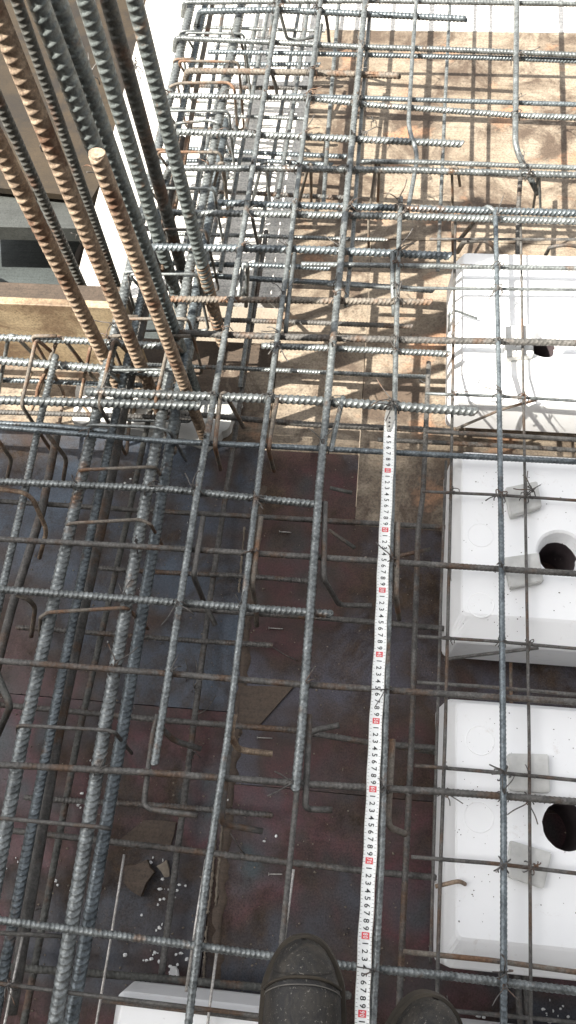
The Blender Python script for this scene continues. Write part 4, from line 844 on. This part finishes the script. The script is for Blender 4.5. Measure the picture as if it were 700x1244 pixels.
# ------------------------------------------------------------------ the photographer
ZS = .2590
tl, tr = P(376, 1122, ZS + .045), P(501, 1178, ZS + .045)
man = empty('person', ((tl.x + tr.x) / 2, -.30, ZS)); tag(man, 'person in worn dark leather boots standing on the bars at the bottom edge', 'person', None)
ML = Vector(man.location)
def boot(toe, yaw, name):
    # lofted sections along the foot, local: +y toe, origin below the toe tip
    root = empty(name, (0, 0, 0)); root.parent = man
    def T(x, y, z):
        c, s = math.cos(yaw), math.sin(yaw); return (toe.x + x * c - y * s - ML.x, toe.y + x * s + y * c - ML.y, z)
    sec = [(.000, .004, .026), (-.0015, .0125, .030), (-.005, .0215, .037), (-.011, .0300, .045), (-.020, .0375, .0525), (-.031, .0440, .058), (-.045, .0505, .064), (-.075, .0525, .069), (-.105, .0515, .078), (-.135, .047, .094), (-.160, .043, .110), (-.20, .040, .125), (-.245, .039, .125), (-.275, .034, .120), (-.290, .020, .10)]
    sec = [(y, w_ * .79, h * .92) for y, w_, h in sec]
    n = 20
    def loft(nm, secs, z0, k, mat, pw=2.6):
        v = []; f = []
        for (y, w_, h) in secs:
            for j in range(n):
                a = j / (n - 1) * math.pi; cx, sx = math.cos(a), math.sin(a)
                x = math.copysign(abs(cx) ** (2 / pw), cx) * w_ * k; z = z0 + abs(sx) ** (2 / pw) * h
                zz = z + (.0012 * math.sin(y * 260 + x * 90) * (abs(sx)) if -.13 < y < -.07 else 0)
                v.append(T(x - .12 * y * y, y, zz))
        for i in range(len(secs) - 1): f += [[i * n + j, i * n + j + 1, (i + 1) * n + j + 1, (i + 1) * n + j] for j in range(n - 1)]
        f.append(list(range(n))); f.append(list(range((len(secs) - 1) * n, len(secs) * n))[::-1])
        return link(nm, mesh_of(nm, v, f, True), M[mat], root)
    def resample(ss, m):
        a = np.array(ss); t = np.linspace(0, 1, len(a)); tt = np.linspace(0, 1, m)
        return [tuple(np.interp(q, t, a[:, k]) for k in range(3)) for q in tt]
    loft('upper', resample(sec, 60), ZS + .020, .965, 'leather')
    # sole with welt
    v = []; f = []; outline = []
    for (y, w_, h) in resample(sec, 40): outline.append((w_ * 1.06 + .001, y * 1.0 + .003))
    ring = [(w_, y) for w_, y in outline] + [(-w_, y) for w_, y in outline[::-1]]
    for z in (ZS + .001, ZS + .024, ZS + .030): v += [T(x * (1 if z < ZS + .025 else .985) - .12 * y * y, y, z) for x, y in ring]
    m = len(ring)
    for i in range(2): f += [[i * m + k, i * m + (k + 1) % m, (i + 1) * m + (k + 1) % m, (i + 1) * m + k] for k in range(m)]
    f += [list(range(m))[::-1], list(range(2 * m, 3 * m))]
    link('sole', mesh_of('sole', v, f), M['welt'], root)
    # toe cap overlay and its seam
    cap = [s for s in resample(sec, 60) if s[0] > -.030]
    loft('toe_cap', cap, ZS + .0208, .985, 'leather')
    def seam(nm, yy, kk, mat, rr=.0011, curve=.018):
        a = np.array(sec); pts = []
        for t in np.linspace(.12, math.pi - .12, 22):
            y = yy + curve * (math.sin(t) - 1) * -1 * -1
            w_ = np.interp(-y, -a[:, 0], a[:, 1]); h = np.interp(-y, -a[:, 0], a[:, 2])
            cx, sx = math.cos(t), math.sin(t)
            pts.append(T(math.copysign(abs(cx) ** (2 / 2.6), cx) * w_ * kk - .12 * y * y, y, ZS + .0205 + abs(sx) ** (2 / 2.6) * h * 1.012))
        link(nm, mesh_of(nm, *sweep(np.array(pts), rr, False, sides=6), True), M[mat], root)
    seam('stitching', -.030, .985, 'welt', .0016); seam('stitching', -.036, .972, 'stitch', .0006)
    # tongue with stitched oval and laces
    tv = [(-.082, .020, .0745), (-.088, .030, .0765), (-.110, .032, .084), (-.135, .030, .098), (-.165, .028, .117), (-.20, .026, .132)]
    v = []; f = []
    for (y, w_, h) in tv:
        for j in range(9):
            u = -1 + j / 4; v.append(T(u * w_ - .12 * y * y, y, ZS + .0225 + h - .016 * u * u))
    for i in range(len(tv) - 1): f += [[i * 9 + j, i * 9 + j + 1, (i + 1) * 9 + j + 1, (i + 1) * 9 + j] for j in range(8)]
    link('tongue', mesh_of('tongue', v, f, True), M['leather'], root)
    pts = [T(math.cos(t) * .030, -.112 + math.sin(t) * .030, ZS + .0235 + np.interp(.112 - math.sin(t) * .030, [.08, .11, .14], [.074, .086, .102]) - .014 * math.cos(t) ** 2) for t in np.linspace(-.3, math.pi + .3, 24)]
    link('stitching', mesh_of('stitching', *sweep(np.array(pts), .0009, False, sides=6), True), M['stitch'], root)
    for k in range(4):
        y = -.125 - k * .018; h = np.interp(-y, [.11, .135, .165, .2], [.086, .100, .119, .134])
        pts = [T(u * .026, y + .006 * u * (1 if k % 2 else -1), ZS + .027 + h - .018 * u * u) for u in np.linspace(-1, 1, 9)]
        link('lace', mesh_of('lace', *sweep(np.array(pts), .002, False, sides=6), True), M['leather'], root)
    # shaft
    v = []; f = []
    for (z, rx, ry, yc) in ((.085, .036, .075, -.215), (.135, .045, .066, -.222), (.17, .048, .060, -.23), (.20, .050, .058, -.235)):
        v += [T(math.cos(a) * rx, yc + math.sin(a) * ry, ZS + z) for a in np.linspace(0, 2 * math.pi, 20, endpoint=False)]
    for i in range(3): f += [[i * 20 + k, i * 20 + (k + 1) % 20, (i + 1) * 20 + (k + 1) % 20, (i + 1) * 20 + k] for k in range(20)]
    link('shaft', mesh_of('shaft', v, f, True), M['leather'], root)
    q = T(0, -.235, ZS + .17); return Vector(q)
aL = boot(tl, math.radians(4), 'boot'); aR = boot(tr, math.radians(-9), 'boot')
def skin(name, verts, edges, radii, mat, root=0, sub=2):
    me = bpy.data.meshes.new(name); me.from_pydata(verts, edges, []); o = bpy.data.objects.new(name, me); COL.objects.link(o)
    mo = o.modifiers.new('skin', 'SKIN'); me.skin_vertices[0].data.foreach_get
    for i, r in enumerate(radii): me.skin_vertices[0].data[i].radius = r if isinstance(r, tuple) else (r, r)
    me.skin_vertices[0].data[root].use_root = True
    sb = o.modifiers.new('sub', 'SUBSURF'); sb.levels = sub; sb.render_levels = sub
    dg = bpy.context.evaluated_depsgraph_get(); m2 = bpy.data.meshes.new_from_object(o.evaluated_get(dg)); m2.name = name
    bpy.data.objects.remove(o); bpy.data.meshes.remove(me); m2.shade_smooth(); m2.materials.clear()
    return link(name, m2, M[mat], man)
hz = .87
hip = Vector((0, -.10, hz)); Lh, Rh = Vector((-.085, -.10, hz - .04)), Vector((.085, -.10, hz - .04))
Lk, Rk = Vector((aL.x * .9, aL.y + .04, .46)), Vector((aR.x * .9, aR.y + .04, .46))
zz = lambda v, z: (v.x, v.y, z)
sp1, sp2, nk, hd = (0, -.09, hz + .2), (0, -.05, hz + .45), (0, .0, hz + .55), (0, .05, hz + .66)
skin('trousers', [tuple(hip), tuple(Lh), tuple(Lk), zz(aL, .12), tuple(Rh), tuple(Rk), zz(aR, .12), (0, -.10, hz + .12)], [(0, 1), (1, 2), (2, 3), (0, 4), (4, 5), (5, 6), (0, 7)], [(.14, .11), .095, .072, .062, .095, .072, .062, (.15, .11)], 'denim')
def hand(wrist, fw, side):
    vs = [tuple(wrist)]; es = []; rs = [.024]
    palm = Vector(wrist) + fw * .07; vs.append(tuple(palm)); es.append((0, 1)); rs.append((.034, .016))
    lat = Vector((1, 0, 0))
    for k, l in enumerate((.062, .075, .078, .068)):
        b = palm + lat * (k - 1.5) * .019; i = len(vs)
        p1 = b + fw * l * .45; p2 = b + fw * l * .8 + Vector((0, 0, -.015)); p3 = b + fw * l + Vector((0, 0, -.035))
        vs += [tuple(b), tuple(p1), tuple(p2), tuple(p3)]; es += [(1, i), (i, i + 1), (i + 1, i + 2), (i + 2, i + 3)]; rs += [.009, .0088, .008, .0072]
    b = Vector(wrist) + fw * .025 + lat * side * .028; i = len(vs)
    vs += [tuple(b), tuple(b + fw * .03 + lat * side * .02), tuple(b + fw * .055 + lat * side * .024)]; es += [(0, i), (i, i + 1), (i + 1, i + 2)]; rs += [.012, .0095, .008]
    return vs, es, rs
# body: head, neck, torso core, arms and hands as one surface
bv = [sp1, sp2, nk, (0, .035, hz + .62), (0, .055, hz + .70), (0, .05, hz + .76)]; be = [(0, 1), (1, 2), (2, 3), (3, 4), (4, 5)]; br = [(.12, .09), (.13, .09), .055, (.06, .075), (.073, .092), (.06, .075)]
bv += [(0, .148, hz + .672), (0, .168, hz + .668)]; be += [(4, 6), (6, 7)]; br += [.016, .011]      # nose
jv = [(0, -.10, hz + .02), sp1, sp2, nk]; je = [(0, 1), (1, 2), (2, 3)]; jr = [(.155, .12), (.15, .11), (.16, .105), .068]
for sgn in (-1, 1):
    sh = Vector((.19 * sgn, -.05, hz + .46)); el = Vector((.24 * sgn, -.02, hz + .20)); wr = Vector((.13 * sgn, .12, hz + .26))
    i = len(bv); bv += [tuple(sh), tuple(el)]; be += [(1, i), (i, i + 1)]; br += [.05, .04]
    hv, he, hr = hand(wr, Vector((-.25 * sgn, .92, .25)).normalized(), -sgn); k = len(bv)
    bv += hv; be += [(i + 1, k)] + [(a + k, b + k) for a, b in he]; br += hr
    i = len(jv); jv += [tuple(sh), tuple(el), tuple(Vector(wr) * .93 + el * .07)]; je += [(2, i), (i, i + 1), (i + 1, i + 2)]; jr += [.066, .052, .036]
body = skin('body', bv, be, br, 'skin'); skin('jacket', jv, je, jr, 'jacket')
hc = Vector((0, .055, hz + .69))
v = []; f = []
for i in range(8):
    th = i / 7 * 1.75
    v += [(math.sin(th) * math.cos(a) * .083, hc.y - .016 + math.sin(th) * math.sin(a) * .102, hc.z + .016 + math.cos(th) * .105) for a in np.linspace(0, 2 * math.pi, 24, endpoint=False)]
f = [[i * 24 + k, i * 24 + (k + 1) % 24, (i + 1) * 24 + (k + 1) % 24, (i + 1) * 24 + k] for i in range(7) for k in range(24)]
link('hair', mesh_of('hair', v, f, True), M['hair'], man)

def ball(name, c, r, mat, sx=1.0):
    v = []; f = []
    for i in range(7):
        th = math.pi * i / 6
        v += [(c[0] + math.sin(th) * math.cos(a) * r * sx, c[1] + math.sin(th) * math.sin(a) * r, c[2] + math.cos(th) * r) for a in np.linspace(0, 2 * math.pi, 12, endpoint=False)]
    f = [[i * 12 + k, i * 12 + (k + 1) % 12, (i + 1) * 12 + (k + 1) % 12, (i + 1) * 12 + k] for i in range(6) for k in range(12)]
    return link(name, mesh_of(name, v, f, True), M[mat], man)
for sg in (-1, 1):
    ball('eye', (.031 * sg, .1285, hz + .700), .0115, 'white_ink'); ball('iris', (.031 * sg, .1375, hz + .699), .0048, 'hair')
    ball('ear', (.076 * sg, .05, hz + .69), .030, 'skin', .35)
ball('lips', (0, .140, hz + .632), .011, 'red_ink', 2.0).data.materials[0] = M['skin']
